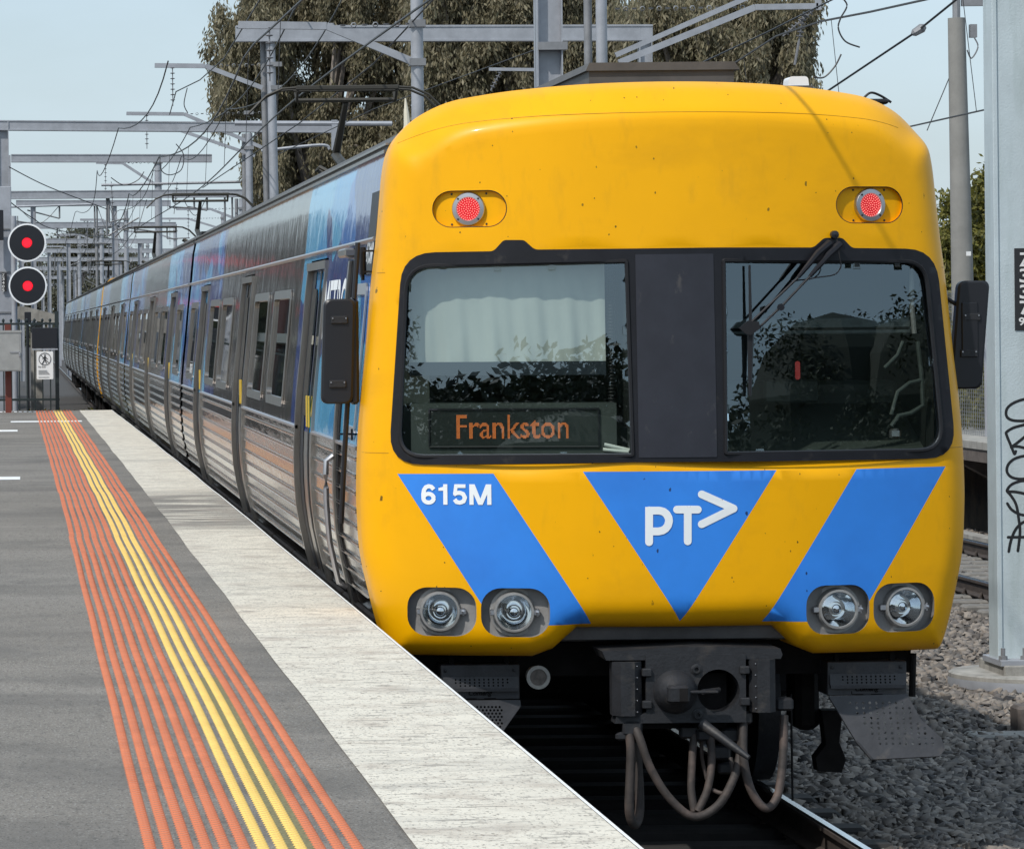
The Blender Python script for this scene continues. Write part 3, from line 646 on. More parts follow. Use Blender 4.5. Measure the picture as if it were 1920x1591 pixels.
# --- front mask: outline in (x,z) about the centre line
half = [(w, z) for z, w in HW]
hs_ = []
for i in range(len(half)-1):
    p0, p1, p2, p3 = [Vector(half[min(max(i+q, 0), len(half)-1)]) for q in (-1, 0, 1, 2)]
    if i+2 > len(half)-1: p3 = Vector((-half[-2][0], half[-2][1]))
    for j in range(4): t = j/4; hs_.append(tuple(.5*((2*p1)+(p2-p0)*t+(2*p0-5*p1+4*p2-p3)*t*t+(3*p1-p0-3*p2+p3)*t**3)))
half = hs_+[half[-1]]
outl = [(w, z) for w, z in half]                                   # right side going up to the top centre
full = outl + [(-w, z) for w, z in half[::-1][1:]]                 # then down the left
full += [(-.72, .885), (-.62, .925), (-.55, .99), (-.50, 1.035), (.50, 1.035), (.55, .99), (.62, .925), (.72, .885)]
full = densify(full, .028)
FO = np.array(full); SEG = np.roll(FO, -1, 0)-FO
nrm = np.stack([SEG[:, 1], -SEG[:, 0]], -1); nrm /= np.linalg.norm(nrm, axis=1)[:, None]      # outward for a counter-clockwise loop
def dist_n(P):
    P = np.asarray(P, float); out = np.zeros(len(P)); nz = np.zeros(len(P))
    for i in range(0, len(P), 400):
        Q = P[i:i+400][:, None, :]-FO[None]; t = np.clip((Q*SEG[None]).sum(-1)/((SEG**2).sum(-1)+1e-12), 0, 1); d = np.linalg.norm(Q-t[..., None]*SEG[None], axis=-1)
        k = d.argmin(1); out[i:i+400] = d[np.arange(len(k)), k]
        wgt = 1/(d+.03)**3; nz[i:i+400] = (wgt*nrm[None, :, 1]).sum(1)/wgt.sum(1)
    return out, nz
def face_base(x, z):
    return .16*x**2 + .0275*((z-1.95)+np.sqrt((z-1.95)**2+.03)) + np.where(z < 1.35, .10*(1.35-z)**2, 0)
def face_depth(P):
    P = np.asarray(P, float); x, z = P[:, 0], P[:, 1]; d, nz = dist_n(P)
    top = np.clip((nz-.25)/.5, 0, 1); top = top*top*(3-2*top)
    R = .15; q = np.clip((R-d)/R, 0, .9999); side = .16*(1-np.sqrt(1-q*q))
    Rt = .175; q = np.clip((Rt+.03-d)/(Rt+.03), 0, 1); ramp = 1.15*((Rt+.0-d)+np.sqrt((Rt-d)**2+.0009))/2 - .008; q2 = np.clip((.06-d)/.06, 0, 1); tp = np.maximum(0, ramp)+.06*q2*q2
    return face_base(x, z) + side*(1-top)+tp*top
def FS(x, z, off=0.):
    "a point on the train's front, off metres proud of it"
    return (x, float(face_depth([(x, z)])[0])-off, z)
def FSB(x, z, off=0.): return (x, float(face_base(x, z))-off, z)
def fpx(px, py):
    "pixel -> (x,z) on the front"
    Y = Y0
    for _ in range(4): p = at(px, py, Y); Y = Y0+float(face_base(p.x-TC, p.z))
    return (p.x-TC, p.z)
def fpoly(pts): return [fpx(*p) for p in pts]
surround = round_poly(fpoly([(754, 474), (925, 471), (944, 450), (982, 450), (1002, 468), (1190, 466), (1345, 464), (1525, 464), (1545, 446), (1579, 446), (1597, 465), (1754, 467), (1793, 858), (1190, 866), (728, 871)]),
                      [.16, .02, .015, .015, .02, 0, 0, .02, .015, .015, .02, .17, .17, 0, .17])
lamp_l = rrect(-1.207, -.837, 3.085, 3.275, .094, 8); lamp_r = rrect(.845, 1.215, 3.085, 3.275, .094, 8)
def hl(cx): return rrect(cx-.17, cx+.17, .993, 1.243, .10, 7)
HLX = [-1.185, -.822, .822, 1.185]
holes = [surround, lamp_l, lamp_r]+[hl(x) for x in HLX]
stripes = [fpoly([(745, 888), (925, 887.5), (1112, 1170.5), (929, 1173)]), fpoly([(1093, 884), (1456, 881), (1278, 1165)]), fpoly([(1606, 879), (1773, 874), (1608, 1163), (1433, 1166)])]
stripes = [densify(s, .05) for s in stripes]
ip = []
for d in (.005, .014, .028, .045, .065, .09, .115, .145, .175, .21, .25):
    cand = FO-nrm*d; dd, _ = dist_n(cand); ip += [tuple(p) for p, q in zip(cand, dd) if q > d*.93]
g = [(x, z) for x in np.arange(-1.5, 1.51, .055) for z in np.arange(.95, 3.8, .055)]
dd, _ = dist_n(g); ins = pip(g, full); g = [p for p, q, i_ in zip(g, dd, ins) if i_ and q > .27]
V, T, c = cdt([full]+holes+stripes, ip+g)
keep = pip(c, full)
for h in holes: keep &= ~pip(c, h)
bl = np.zeros(len(T), bool)
for s in stripes: bl |= pip(c, s)
dep = face_depth(V); base3 = np.stack([V[:, 0], dep, V[:, 1]], -1)
mask = mesh_np('front_mask', base3, [tuple(map(int, t[::-1])) for t in T[keep]], [M['yellow'], M['blue']], car, True, bl[keep].astype(int))
# the mask's return along the roof and sides, and the reveals of its recesses
mb = MB(); n = len(FO); d0 = face_depth(FO)
mb.add([(p[0], d, p[1]) for p, d in zip(FO, d0)]+[(p[0]*.999, max(.80, d+.1) if p[1] > 1.0 else d+.35, p[1]) for p, d in zip(FO, d0)], [(i, n+i, n+(i+1) % n, (i+1) % n) for i in range(n)])
mb.build('mask_return', M['yellow'], car, True)
def reveal(name, lp, depth, mat_, fn=FS, off=0.):
    n = len(lp); m = MB(); P = [fn(x, z, off) for x, z in lp]; m.add(P+[(p[0], p[1]+depth, p[2]) for p in P], [(i, (i+1) % n, n+(i+1) % n, n+i) for i in range(n)]); return m.build(name, mat_, car, True)
# seams
def seam(pts, name='seam'):
    m = MB(); P = [Vector(FS(x, z, .0015)) for x, z in pts]; m.tube(P, .0022, 5, cap=False); m.build(name, M['surround'], car)
crease = [(-1.37, 3.40), (-1.22, 3.535), (-1.05, 3.60), (-.8, 3.635), (-.4, 3.655), (0, 3.66), (.4, 3.655), (.8, 3.635), (1.05, 3.60), (1.22, 3.535)]
seamc = []
from numpy import interp as _ip
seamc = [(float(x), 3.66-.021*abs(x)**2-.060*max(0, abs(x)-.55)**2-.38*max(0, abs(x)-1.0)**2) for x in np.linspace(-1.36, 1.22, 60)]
m = MB(); m.tube([Vector(FS(x, z, .0005)) for x, z in seamc], .0016, 5, cap=False); m.build('seam', mat('brow_seam_tone', (.45, .23, .01), .5), car)  # thin darker yellow seam line along the brow crease
for z in (2.86, 1.93):
    for s in (-1, 1):
        m = MB(); m.tube([Vector(FS(s*x, z, .0004)) for x in np.linspace(1.44, W(z)-.003, 8)], .0015, 5, cap=False); m.build('seam', mat('seam_tone', (.42, .22, .01), .5), car)
# windscreen surround with two glazed openings
gl_l = round_poly(fpoly([(762, 499), (1174, 489), (1186, 853), (747, 855)]), [.13, .01, .01, .13])
gl_r = round_poly(fpoly([(1356, 488), (1734, 490), (1768, 843), (1360, 850)]), [.01, .12, .14, .01])
sg = [(x, z) for x in np.arange(-1.45, 1.46, .04) for z in np.arange(1.86, 3.05, .04)]; sg = [p for p, i_ in zip(sg, pip(sg, surround)) if i_]
cp = [(-.215, 1.85), (.205, 1.85), (.205, 2.99), (-.215, 2.99)]
V, T, c = cdt([densify(surround, .03), densify(gl_l, .03), densify(gl_r, .03)], sg); k = pip(c, surround) & ~pip(c, gl_l) & ~pip(c, gl_r)
so_ = mesh_np('windscreen_surround', [FSB(x, z, .010) for x, z in V], [tuple(map(int, t[::-1])) for t in T[k]], M['surround'], car, smooth=True)
reveal('surround_edge', surround, .03, M['rubber'], FSB, .010)
pan = rrect(-.205, .192, 1.905, 2.935, .004, 1); V, T, c = cdt([densify(pan, .03)], [(x, z) for x in np.arange(-.18, .18, .04) for z in np.arange(1.93, 2.92, .04)]); k = pip(c, pan)
mesh_np('centre_panel', [FSB(x, z, .014) for x, z in V], [tuple(map(int, t[::-1])) for t in T[k]], M['pillar'], car, smooth=True); reveal('centre_panel_edge', pan, .01, M['rubber'], FSB, .014)
for nm, lp in (('windscreen_left', gl_l), ('windscreen_right', gl_r)):
    reveal('windscreen_reveal', lp, .075, M['rubber'], FSB, .010)
    # raised rubber seal
    m = MB(); P = [Vector(FSB(x, z, .012)) for x, z in lp]; m.tube(P+[P[0]], .011, 6, cap=False); m.build('window_seal', M['rubber'], car, True)
    gg = [(x, z) for x in np.arange(-1.4, 1.41, .045) for z in np.arange(1.9, 3.0, .045)]; gg = [p for p, i_ in zip(gg, pip(gg, lp)) if i_]
    V, T, c = cdt([densify(lp, .03)], gg); k = pip(c, lp)
    xm_ = -.80 if 'left' in nm else .80
    mesh_np('windscreen', [(x, .16*xm_**2+.32*xm_*(x-xm_)+.055*(z-1.95)+.062, z) for x, z in V], [tuple(map(int, t[::-1])) for t in T[k]], M['windscreen'], car, smooth=True)
# cab interior
cb = MB(); cb.box(-1.38, 1.40, 1.55, 1.60, 1.6, 3.3); cb.box(-1.40, -1.36, .55, 1.58, 1.6, 3.3); cb.box(1.38, 1.42, .55, 1.58, 1.6, 3.3); cb.box(-1.38, 1.40, .42, 1.6, 3.05, 3.1); cb.box(-1.38, 1.38, .42, 1.6, 1.60, 1.70); cb.box(-.24, .24, .13, .45, 1.75, 3.1)
cb.build('cab_interior', M['cab_dark'], car)
# roller blind behind the left screen
bv = []; nx, nz_ = 60, 14; pl = at(770, 470, Y0+.42); x0b, x1b = fpx(772, 600)[0]-.0, fpx(1139, 600)[0]+.008
for j in range(nz_+1):
    for i in range(nx+1):
        x = x0b+(x1b-x0b)*i/nx; z = 2.985-(2.985-2.385)*j/nz_; w_ = .010*math.sin(i*.55+.35*j+1.2*math.sin(j*.35))*(j/nz_)+.006*math.sin(i*1.3-j*.3)*(j/nz_)
        bv.append((x, .16*x*x+.16+.02+w_, z))
w = nx+1; mesh_np('roller_blind', bv, [(j*w+i, j*w+i+1, (j+1)*w+i+1, (j+1)*w+i) for j in range(nz_) for i in range(nx)], M['blind'], car, smooth=True)
m = MB()
for i in range(12):
    xa, xb = x0b+(x1b-x0b)*i/12-.002, x0b+(x1b-x0b)*(i+1)/12; ya, yb = .16*xa*xa+.17, .16*xb*xb+.17
    m.add([(xa, ya-.01, 2.325), (xb, yb-.01, 2.325), (xb, yb-.01, 2.395), (xa, ya-.01, 2.395), (xa, ya+.02, 2.325), (xb, yb+.02, 2.325), (xb, yb+.02, 2.395), (xa, ya+.02, 2.395)], [(0, 1, 2, 3), (3, 2, 6, 7), (4, 5, 1, 0)])
m.build('blind_bar', mat('blind_bar_navy', (.015, .022, .032), .4), car, True)
MB().box(-1.345, -1.21, .50, .55, 2.17, 2.42).build('cab_corner_panel', M['cab_cream'], car)
m = MB(); 
for i in range(50): z = 2.16+i*.017; m.lathe((-.305, .22, z), (0, 0, 1), [(0, .017), (.006, .021), (.012, .017)], 10)
m.build('corrugated_conduit', M['rubber'], car, True)
# destination display box
x0, z1 = fpx(771, 757); x1, z0 = fpx(1160, 850)
m = MB(); yb = .30; ang = lambda x: .30+(-.10)*(x+.75)*1.9*0+.16*(x*x)*.55
def DB(x, z, off=0.): return (x, .085+.16*(.75**2)+(-.235)*(x+.75)+.01-off, z)         # the display is a flat box, parallel to the glass behind it
m.add([DB(x0, z0-.04), DB(x1, z0-.04), DB(x1, z1), DB(x0, z1), (x1, .5, z0-.04), (x1, .5, z1), (x0, .8, z1)], [(0, 1, 2, 3), (1, 4, 5, 2), (3, 2, 5, 6)])
db = m.build('destination_display', M['cab_mid'], car)
a0, b1 = fpx(806, 768); a1, b0 = fpx(1127, 838)
m = MB(); m.add([DB(a0, b0, .004), DB(a1, b0, .004), DB(a1, b1, .004), DB(a0, b1, .004)], [(0, 1, 2, 3)]); m.build('display_face', M['display'], db)
m = MB()
for p, q in (((a0, b0), (a1, b0)), ((a1, b0), (a1, b1)), ((a1, b1), (a0, b1)), ((a0, b1), (a0, b0))): m.tube([DB(*p, .008), DB(*q, .008)], .006, 5)
m.build('display_bezel', M['black'], db)
tx0, tz1 = fpx(858, 779); tx1, tz0 = fpx(1070, 822)
V, Fs = text_geo('Frankston', .003); Vx = V*np.array([tx1-tx0, tz1-tz0])+np.array([tx0, tz0])
pit = .0058; gx = np.arange(tx0, tx1, pit); gzz = np.arange(tz0, tz1+.002, pit); G = np.array([(x+.002, z+.002) for x in gx for z in gzz]); hit = np.zeros(len(G), bool)
for f in Fs: hit |= pip(G, Vx[list(f)])
m = MB()
for (x, z) in G[hit]: s_ = .0024; m.add([DB(x-s_, z-s_, .009), DB(x+s_, z-s_, .009), DB(x+s_, z+s_, .009), DB(x-s_, z+s_, .009)], [(0, 1, 2, 3)])
m.build('led_lettering', M['amber_led'], db)
m = MB(); q = fpx(1158, 840); m.tube([(q[0]-.06, .072, q[1]+.018), (q[0]+.065, .050, q[1]-.012)], .010, 10); m.tube([(q[0]-.065, .078, q[1]-.008), (q[0]+.06, .045, q[1]-.020)], .010, 10); m.build('rolled_paper', M['paper'], car, True)
MB().box(-1.33, -.24, .38, .6, 1.80, fpx(900, 850)[1]-.01).build('cab_dash', M['cab_dark'], car)
# right cab: dash, console box, sun visor, hoses
dz = fpx(1500, 765)[1]
m = MB(); m.add([(.28, .30, 1.86), (1.40, .45, 1.86), (1.40, 1.2, dz), (.28, 1.2, dz)], [(0, 1, 2, 3)]); m.box(.30, 1.38, 1.2, 1.5, dz-.2, dz+.12, bv=.02); m.build('cab_dash', M['cab_mid'], car)
a = fpx(1487, 717); b_ = fpx(1590, 760); MB().box(a[0]+.02, b_[0]+.02, .95, 1.1, b_[1]+.0, a[1], bv=.01).build('console_box', M['cab_mid'], car)
a = fpx(1358, 602); b_ = fpx(1712, 625); m = MB(); m.box(a[0]-.01, b_[0]+.02, .42, .445, b_[1], a[1]+.01, bv=.006); m.box(a[0]-.01, b_[0]+.02, .42, .46, b_[1]+.02, b_[1]+.035); m.build('sun_visor', mat('visor_grey', (.07, .085, .09), .5, var=.3, vs=20), car)
for pts, r in (([(1718, 490), (1716, 560), (1722, 625)], .013), ([(1728, 640), (1735, 700), (1738, 760), (1715, 775), (1692, 780), (1678, 800)], .012), ([(1700, 640), (1690, 665), (1665, 690)], .009), ([(1738, 712), (1712, 718), (1690, 735), (1678, 778)], .010)):
    m = MB(); m.tube([(fpx(*p)[0], float(face_base(*fpx(*p)))+.09, fpx(*p)[1]) for p in pts], r, 8); m.build('cab_hose', M['cab_mid'] if r < .0125 else M['lamp_grey'], car, True)
q = fpx(1690, 812); MB().box(q[0]-.03, q[0]+.03, .36, .40, q[1]-.03, q[1]+.02, bv=.01).build('hose_clip', M['satin_steel'], car)
q = fpx(1512, 696); lp = rrect(q[0]-.013, q[0]+.013, q[1]-.045, q[1]+.05, .012, 4)
tg = union_mesh('red_tag', [lp], lambda x, z: (x, .32, z), M['redtag'], car)
# lettering on the front
a = fpx(789, 907); b_ = fpx(922, 946)
union_mesh('fleet_number', fleet_polys(), lambda x, y: FSB(a[0]+(b_[0]-a[0])*x, b_[1]+(a[1]-b_[1])*y, .0035), M['white_letter'], car)
lg = lambda x, y: fpx(1080+x/2.595, 860+y/2.595)
sw = .0395; st = []
def stroke(pts):
    for p, q in zip(pts[:-1], pts[1:]): st.append(capsule(lg(*p), lg(*q), sw))
stroke([(355, 250), (355, 404)]); stroke([(355, 251), (405, 251), (425, 256), (440, 268), (450, 286), (452, 302), (447, 322), (436, 338), (420, 348), (400, 352), (355, 352)])
stroke([(491, 246), (592, 246)]); stroke([(543, 250), (543, 400)]); stroke([(611, 172), (766, 241), (611, 317)])
st.append([lg(336, 233), lg(370, 233), lg(370, 260), lg(336, 260)])
union_mesh('operator_logo', st, lambda x, z: FSB(x, z, .0035), M['white_letter'], car)
# tail lamps
for lp, cx in ((lamp_l, -1.021), (lamp_r, 1.032)):
    reveal('tail_lamp_recess', lp, .045, M['yellow']); V, T, c = cdt([lp]); k = pip(c, lp); yb = float(face_base(cx, 3.18))+.035
    m = MB(); P = [Vector(FS(x, z, .001)) for x, z in lp]; m.tube([p+Vector((0, .006, 0)) for p in P]+[P[0]+Vector((0, .006, 0))], .0045, 6, cap=False); m.build('recess_gap_shade', M['rubber'], car, True)  # dark ring put in for the shaded gap round the lamp recess
    sl = .32*cx
    def TP(x, z, off=0.): return (x, yb+sl*(x-cx)-off, z)
    bp = mesh_np('lamp_plate', [TP(x, z) for x, z in V], [tuple(map(int, t[::-1])) for t in T[k]], M['yellow'], car)
    n_ = Vector((sl, -1, 0)).normalized(); cc = Vector(TP(cx, 3.18))
    lm = MB().lathe(cc, n_, [(0, .086), (.018, .086), (.024, .082), (.026, .062), (.020, .058)], 36).build('tail_lamp', M['satin_steel'], car, True)
    MB().lathe(cc, n_, [(.018, .060), (.019, .0005)], 32).build('lens', M['red_dim'], lm)
    dots = MB(); ux = Vector((1, sl, 0)).normalized(); uz = Vector((0, 0, 1))
    for rr, kk in ((0, 1), (.012, 6), (.0235, 12), (.035, 18), (.0465, 24), (.0555, 28)):
        for i in range(kk): t = 2*PI*i/kk+rr*20; dots.lathe(cc+ux*rr*math.cos(t)+uz*rr*math.sin(t), n_, [(.0195, .0030), (.023, .0022), (.0235, .0003)], 6)
    dots.build('led_dots', M['red_led'], lm)
    sc = MB()
    for t in (45, 135, 225, 315): sc.lathe(cc+ux*.074*math.cos(math.radians(t))+uz*.074*math.sin(math.radians(t)), n_, [(.024, .006), (.028, .005), (.028, .0003)], 8)
    for sx_ in (-.09, .09):
        for sz_ in (-.078, .078): sc.lathe(cc+ux*sx_+uz*sz_, n_, [(0, .006), (.004, .005), (.004, .0003)], 8)
    sc.build('screws', M['iron'], lm)
# headlights
for cx in HLX:
    lp = hl(cx); reveal('headlight_recess', lp, .09, M['lamp_grey']); yb = float(face_base(cx, 1.1))+.07; sl = .32*cx
    V, T, c = cdt([lp]); k = pip(c, lp); mesh_np('headlight_plate', [(x, yb+sl*(x-cx), z) for x, z in V], [tuple(map(int, t[::-1])) for t in T[k]], M['lamp_grey'], car)
    n_ = Vector((sl*.35, -1, 0)).normalized(); cc = Vector((cx, yb, 1.118)); ux = Vector((1, sl*.35, 0)).normalized()
    h = MB().lathe(cc, n_, [(0, .124), (.012, .124), (.012, .108), (.055, .104), (.066, .100), (.067, .090), (.055, .087), (.03, .087)], 40).build('headlight', mat('headlight_ring', (.30, .295, .285), .38, .35, var=.15, vs=30), car, True)
    lug = MB()
    for s_ in (-1, 1): p = cc+ux*s_*.108; lug.box(p.x-.018, p.x+.018, p.y-.058, p.y-.030, p.z-.016, p.z+.016, bv=.004)
    lug.lathe(cc+ux*.118, n_, [(.058, .009), (.066, .009), (.068, .0003)], 8); lug.tube([(cc+ux*.118)+n_*.05+Vector((0, 0, -.02)), (cc+ux*.118)+n_*.05+Vector((0, 0, .02))], .005, 6)
    tag(lug.build('clamps', M['satin_steel'], h, True), kind='stuff')
    MB().lathe(cc, n_, [(.054, .088), (.043, .079), (.031, .067), (.020, .053), (.010, .038), (.014, .036), (.028, .030), (.036, .019), (.039, .0003)], 40).build('reflector', M['chrome'], h, True)
    MB().lathe(cc, n_, [(.058, .088), (.064, .05), (.066, .0003)], 32).build('lens', M['lampglass'], h, True)
# grey apron under the mask and lower gear
m = MB(); a = fpx(1055, 1182); b_ = fpx(1498, 1212)
m.prism([(.30, .955), (.27, .965), (.26, 1.0), (.265, 1.05), (.5, 1.06), (.5, .95)], -.60, .62, ax='x'); m.build('apron', mat('apron_grey', (.125, .12, .12), .5, var=.2, vs=6), car, True)
MB().box(-1.3, 1.3, .6, .9, .75, 1.0).build('headstock', M['under'], car)
def lowp(px, py, off): p = at(px, py, Y0+off); return (p.x-TC, off, p.z)
def lowx(px, py, off): p = at(px, py, Y0+off); return p.x-TC, p.z
# automatic coupler
cy = -.02
xa, zb = lowx(1212, 1355, cy); xb, zt = lowx(1398, 1226, cy)
hole_c = lowx(1347, 1294, cy); dome_c = lowx(1266, 1296, cy)
op = [(xa-.16, zb), (xb, zb), (xb, zt), (xa, zt), (xa, zb+.055), (xa-.03, zb+.04), (xa-.15, zb+.035)]
hp = circ(hole_c[0], hole_c[1], .108, 28); V, T, c = cdt([op, hp]); k = pip(c, op) & ~pip(c, hp)
vs = [(x, cy, z) for x, z in V]; nV = len(vs); fs = [tuple(map(int, t[::-1])) for t in T[k]]
cpl = MB(); cpl.add(vs, fs); cpl.prism(op, cy+.001, cy+.10); 
cpl2 = MB(); cpl2.add(vs, fs)
for lp in (op, hp):
    n = len(lp); cpl2.add([(x, cy, z) for x, z in lp]+[(x, cy+.14, z) for x, z in lp], [(i, (i+1) % n, n+(i+1) % n, n+i) for i in range(n)])
cp_o = cpl2.build('coupler', M['iron'], car)
MB().lathe((hole_c[0], cy+.14, hole_c[1]), (0, -1, 0), [(0, .11), (-.12, .09), (-.16, .0003)], 28).build('coupler_pocket', M['under'], cp_o, True)
m = MB(); m.lathe((dome_c[0], cy, dome_c[1]), (0, -1, 0), [(0, .112), (.03, .108), (.07, .09), (.11, .062), (.135, .05), (.137, .0003)], 32); m.box(dome_c[0]-.06, dome_c[0]+.045, cy-.17, cy-.09, dome_c[1]-.045, dome_c[1]+.045, bv=.012); m.build('coupler_cone', M['iron'], cp_o, True)
m = MB(); m.box(dome_c[0]-.005, dome_c[0]+.035, cy-.176, cy-.169, dome_c[1]-.032, dome_c[1]+.032); m.build('coupler_slot', M['under'], cp_o)
m = MB(); m.box(dome_c[0]+.035, hole_c[0]-.02, cy-.12, cy-.08, dome_c[1]+.0, dome_c[1]+.014, bv=.004); m.tube([(hole_c[0]-.09, cy-.06, hole_c[1]), (hole_c[0]+.01, cy+.04, hole_c[1]+.0)], .013, 8); m.build('coupler_hook', M['iron'], cp_o, True)
for q in ((1305, 1254), (1308, 1339)):
    c_ = lowx(*q, cy); MB().lathe((c_[0], cy, c_[1]), (0, -1, 0), [(0, .027), (.008, .027), (.010, .020), (.016, .019), (.016, .011), (.0, .010)], 20).build('air_port', M['iron'], cp_o, True)
a = lowx(1130, 1238, cy); b_ = lowx(1468, 1214, cy)
m = MB(); m.prism([(a[0], b_[1]-.01), (a[0]+.02, a[1]), (b_[0]-.01, a[1]), (b_[0], a[1]+.02), (b_[0]-.01, b_[1]-.005), (a[0]+.5, b_[1]+.012)], cy+.012, cy+.36); m.build('coupler_cover', M['iron'], cp_o)
for (x0_, x1_, y0_, y1_) in ((1149, 1203, 1240, 1341), (1406, 1454, 1235, 1334)):
    a = lowx(x0_, y1_, cy); b_ = lowx(x1_, y0_, cy); cxx = (a[0]+b_[0])/2; r_ = (b_[0]-a[0])/2
    m = MB(); pf = [(cxx-r_, cy+.10), (cxx-r_, cy+.02), (cxx-r_*.5, cy-.035), (cxx+r_*.45, cy-.035), (cxx+r_, cy+.01), (cxx+r_, cy+.1)]
    m.prism(pf, a[1], b_[1], ax='z'); w_ = m.build('contact_cover', M['iron'], cp_o)
    rv = MB()
    for i in range(5): rv.lathe((cxx+r_*.62*(1 if cxx < 0 else -1), cy-.028, a[1]+.02+(b_[1]-a[1]-.04)*i/4), (0, -1, 0), [(0, .004), (.004, .003), (.005, .0003)], 6)
    rv.build('rivets', M['satin_steel'], w_)
    for zz in (.2, .8): zc = a[1]+(b_[1]-a[1])*zz; s_ = 1 if cxx < 0 else -1; MB().box(min(cxx+s_*r_, cxx+s_*(r_+.05)), max(cxx+s_*r_, cxx+s_*(r_+.05)), cy-.02, cy+.03, zc-.02, zc+.02, bv=.005).build('hinge', M['iron'], cp_o)
a = lowp(1316, 1356, cy-.05); b_ = lowp(1404, 1420, cy-.22); m = MB(); m.tube([a, tuple((Vector(a)*.3+Vector(b_)*.7)), b_], [.028, .021, .013], 12); m.build('coupler_handle', M['iron'], cp_o, True)
m = MB(); m.box(-.25, .25, .12, .6, .52, .80); m.tube([(0.05, .1, .68), (0.05, 1.5, .62)], .09, 12); m.build('drawgear', M['under'], car)
hoses = [([(1178, 1362, .0), (1183, 1400, -.02), (1182, 1450, -.03), (1180, 1520, -.04), (1190, 1545, .0), (1199, 1520, .05), (1197, 1450, .08), (1192, 1390, .08)], .024),
         ([(1190, 1360, .0), (1200, 1385, -.04), (1220, 1440, -.05), (1255, 1495, -.06), (1300, 1530, -.06), (1345, 1510, -.05), (1375, 1460, -.03), (1388, 1410, .02), (1390, 1350, .05)], .022),
         ([(1302, 1365, .1), (1298, 1420, .06), (1296, 1480, .02), (1302, 1520, .0)], .020), ([(1332, 1370, .08), (1334, 1430, .04), (1326, 1480, .0), (1308, 1520, -.02)], .020),
         ([(1394, 1350, .02), (1394, 1420, -.02), (1408, 1480, -.03), (1435, 1514, -.03), (1458, 1490, -.01), (1468, 1420, .03), (1470, 1340, .06)], .022),
         ([(1316, 1370, .12), (1316, 1420, .12), (1325, 1460, .10)], .010), ([(1370, 1420, .05), (1374, 1455, .0), (1358, 1485, -.02), (1336, 1480, .02)], .011)]
for pts, r_ in hoses:
    m = MB(); m.tube(smooth([lowp(*p) for p in pts]), r_, 10); m.build('air_hose', M['hose'], car, True)
m = MB()
for (px, py, off, s_) in ((1185, 1365, .0, .05), (1165, 1380, .0, .03), (1290, 1372, .1, .045), (1320, 1378, .08, .04), (1370, 1378, .08, .05), (1393, 1345, .03, .045), (1470, 1320, .06, .045), (1350, 1410, .12, .05), (1360, 1440, .14, .04)):
    p = lowp(px, py, off); MB().box(p[0]-s_, p[0]+s_, p[1]-s_*.6, p[1]+s_*.6, p[2]-s_*.7, p[2]+s_*.8, bv=.012).build('hose_fitting', M['iron'], car, True)
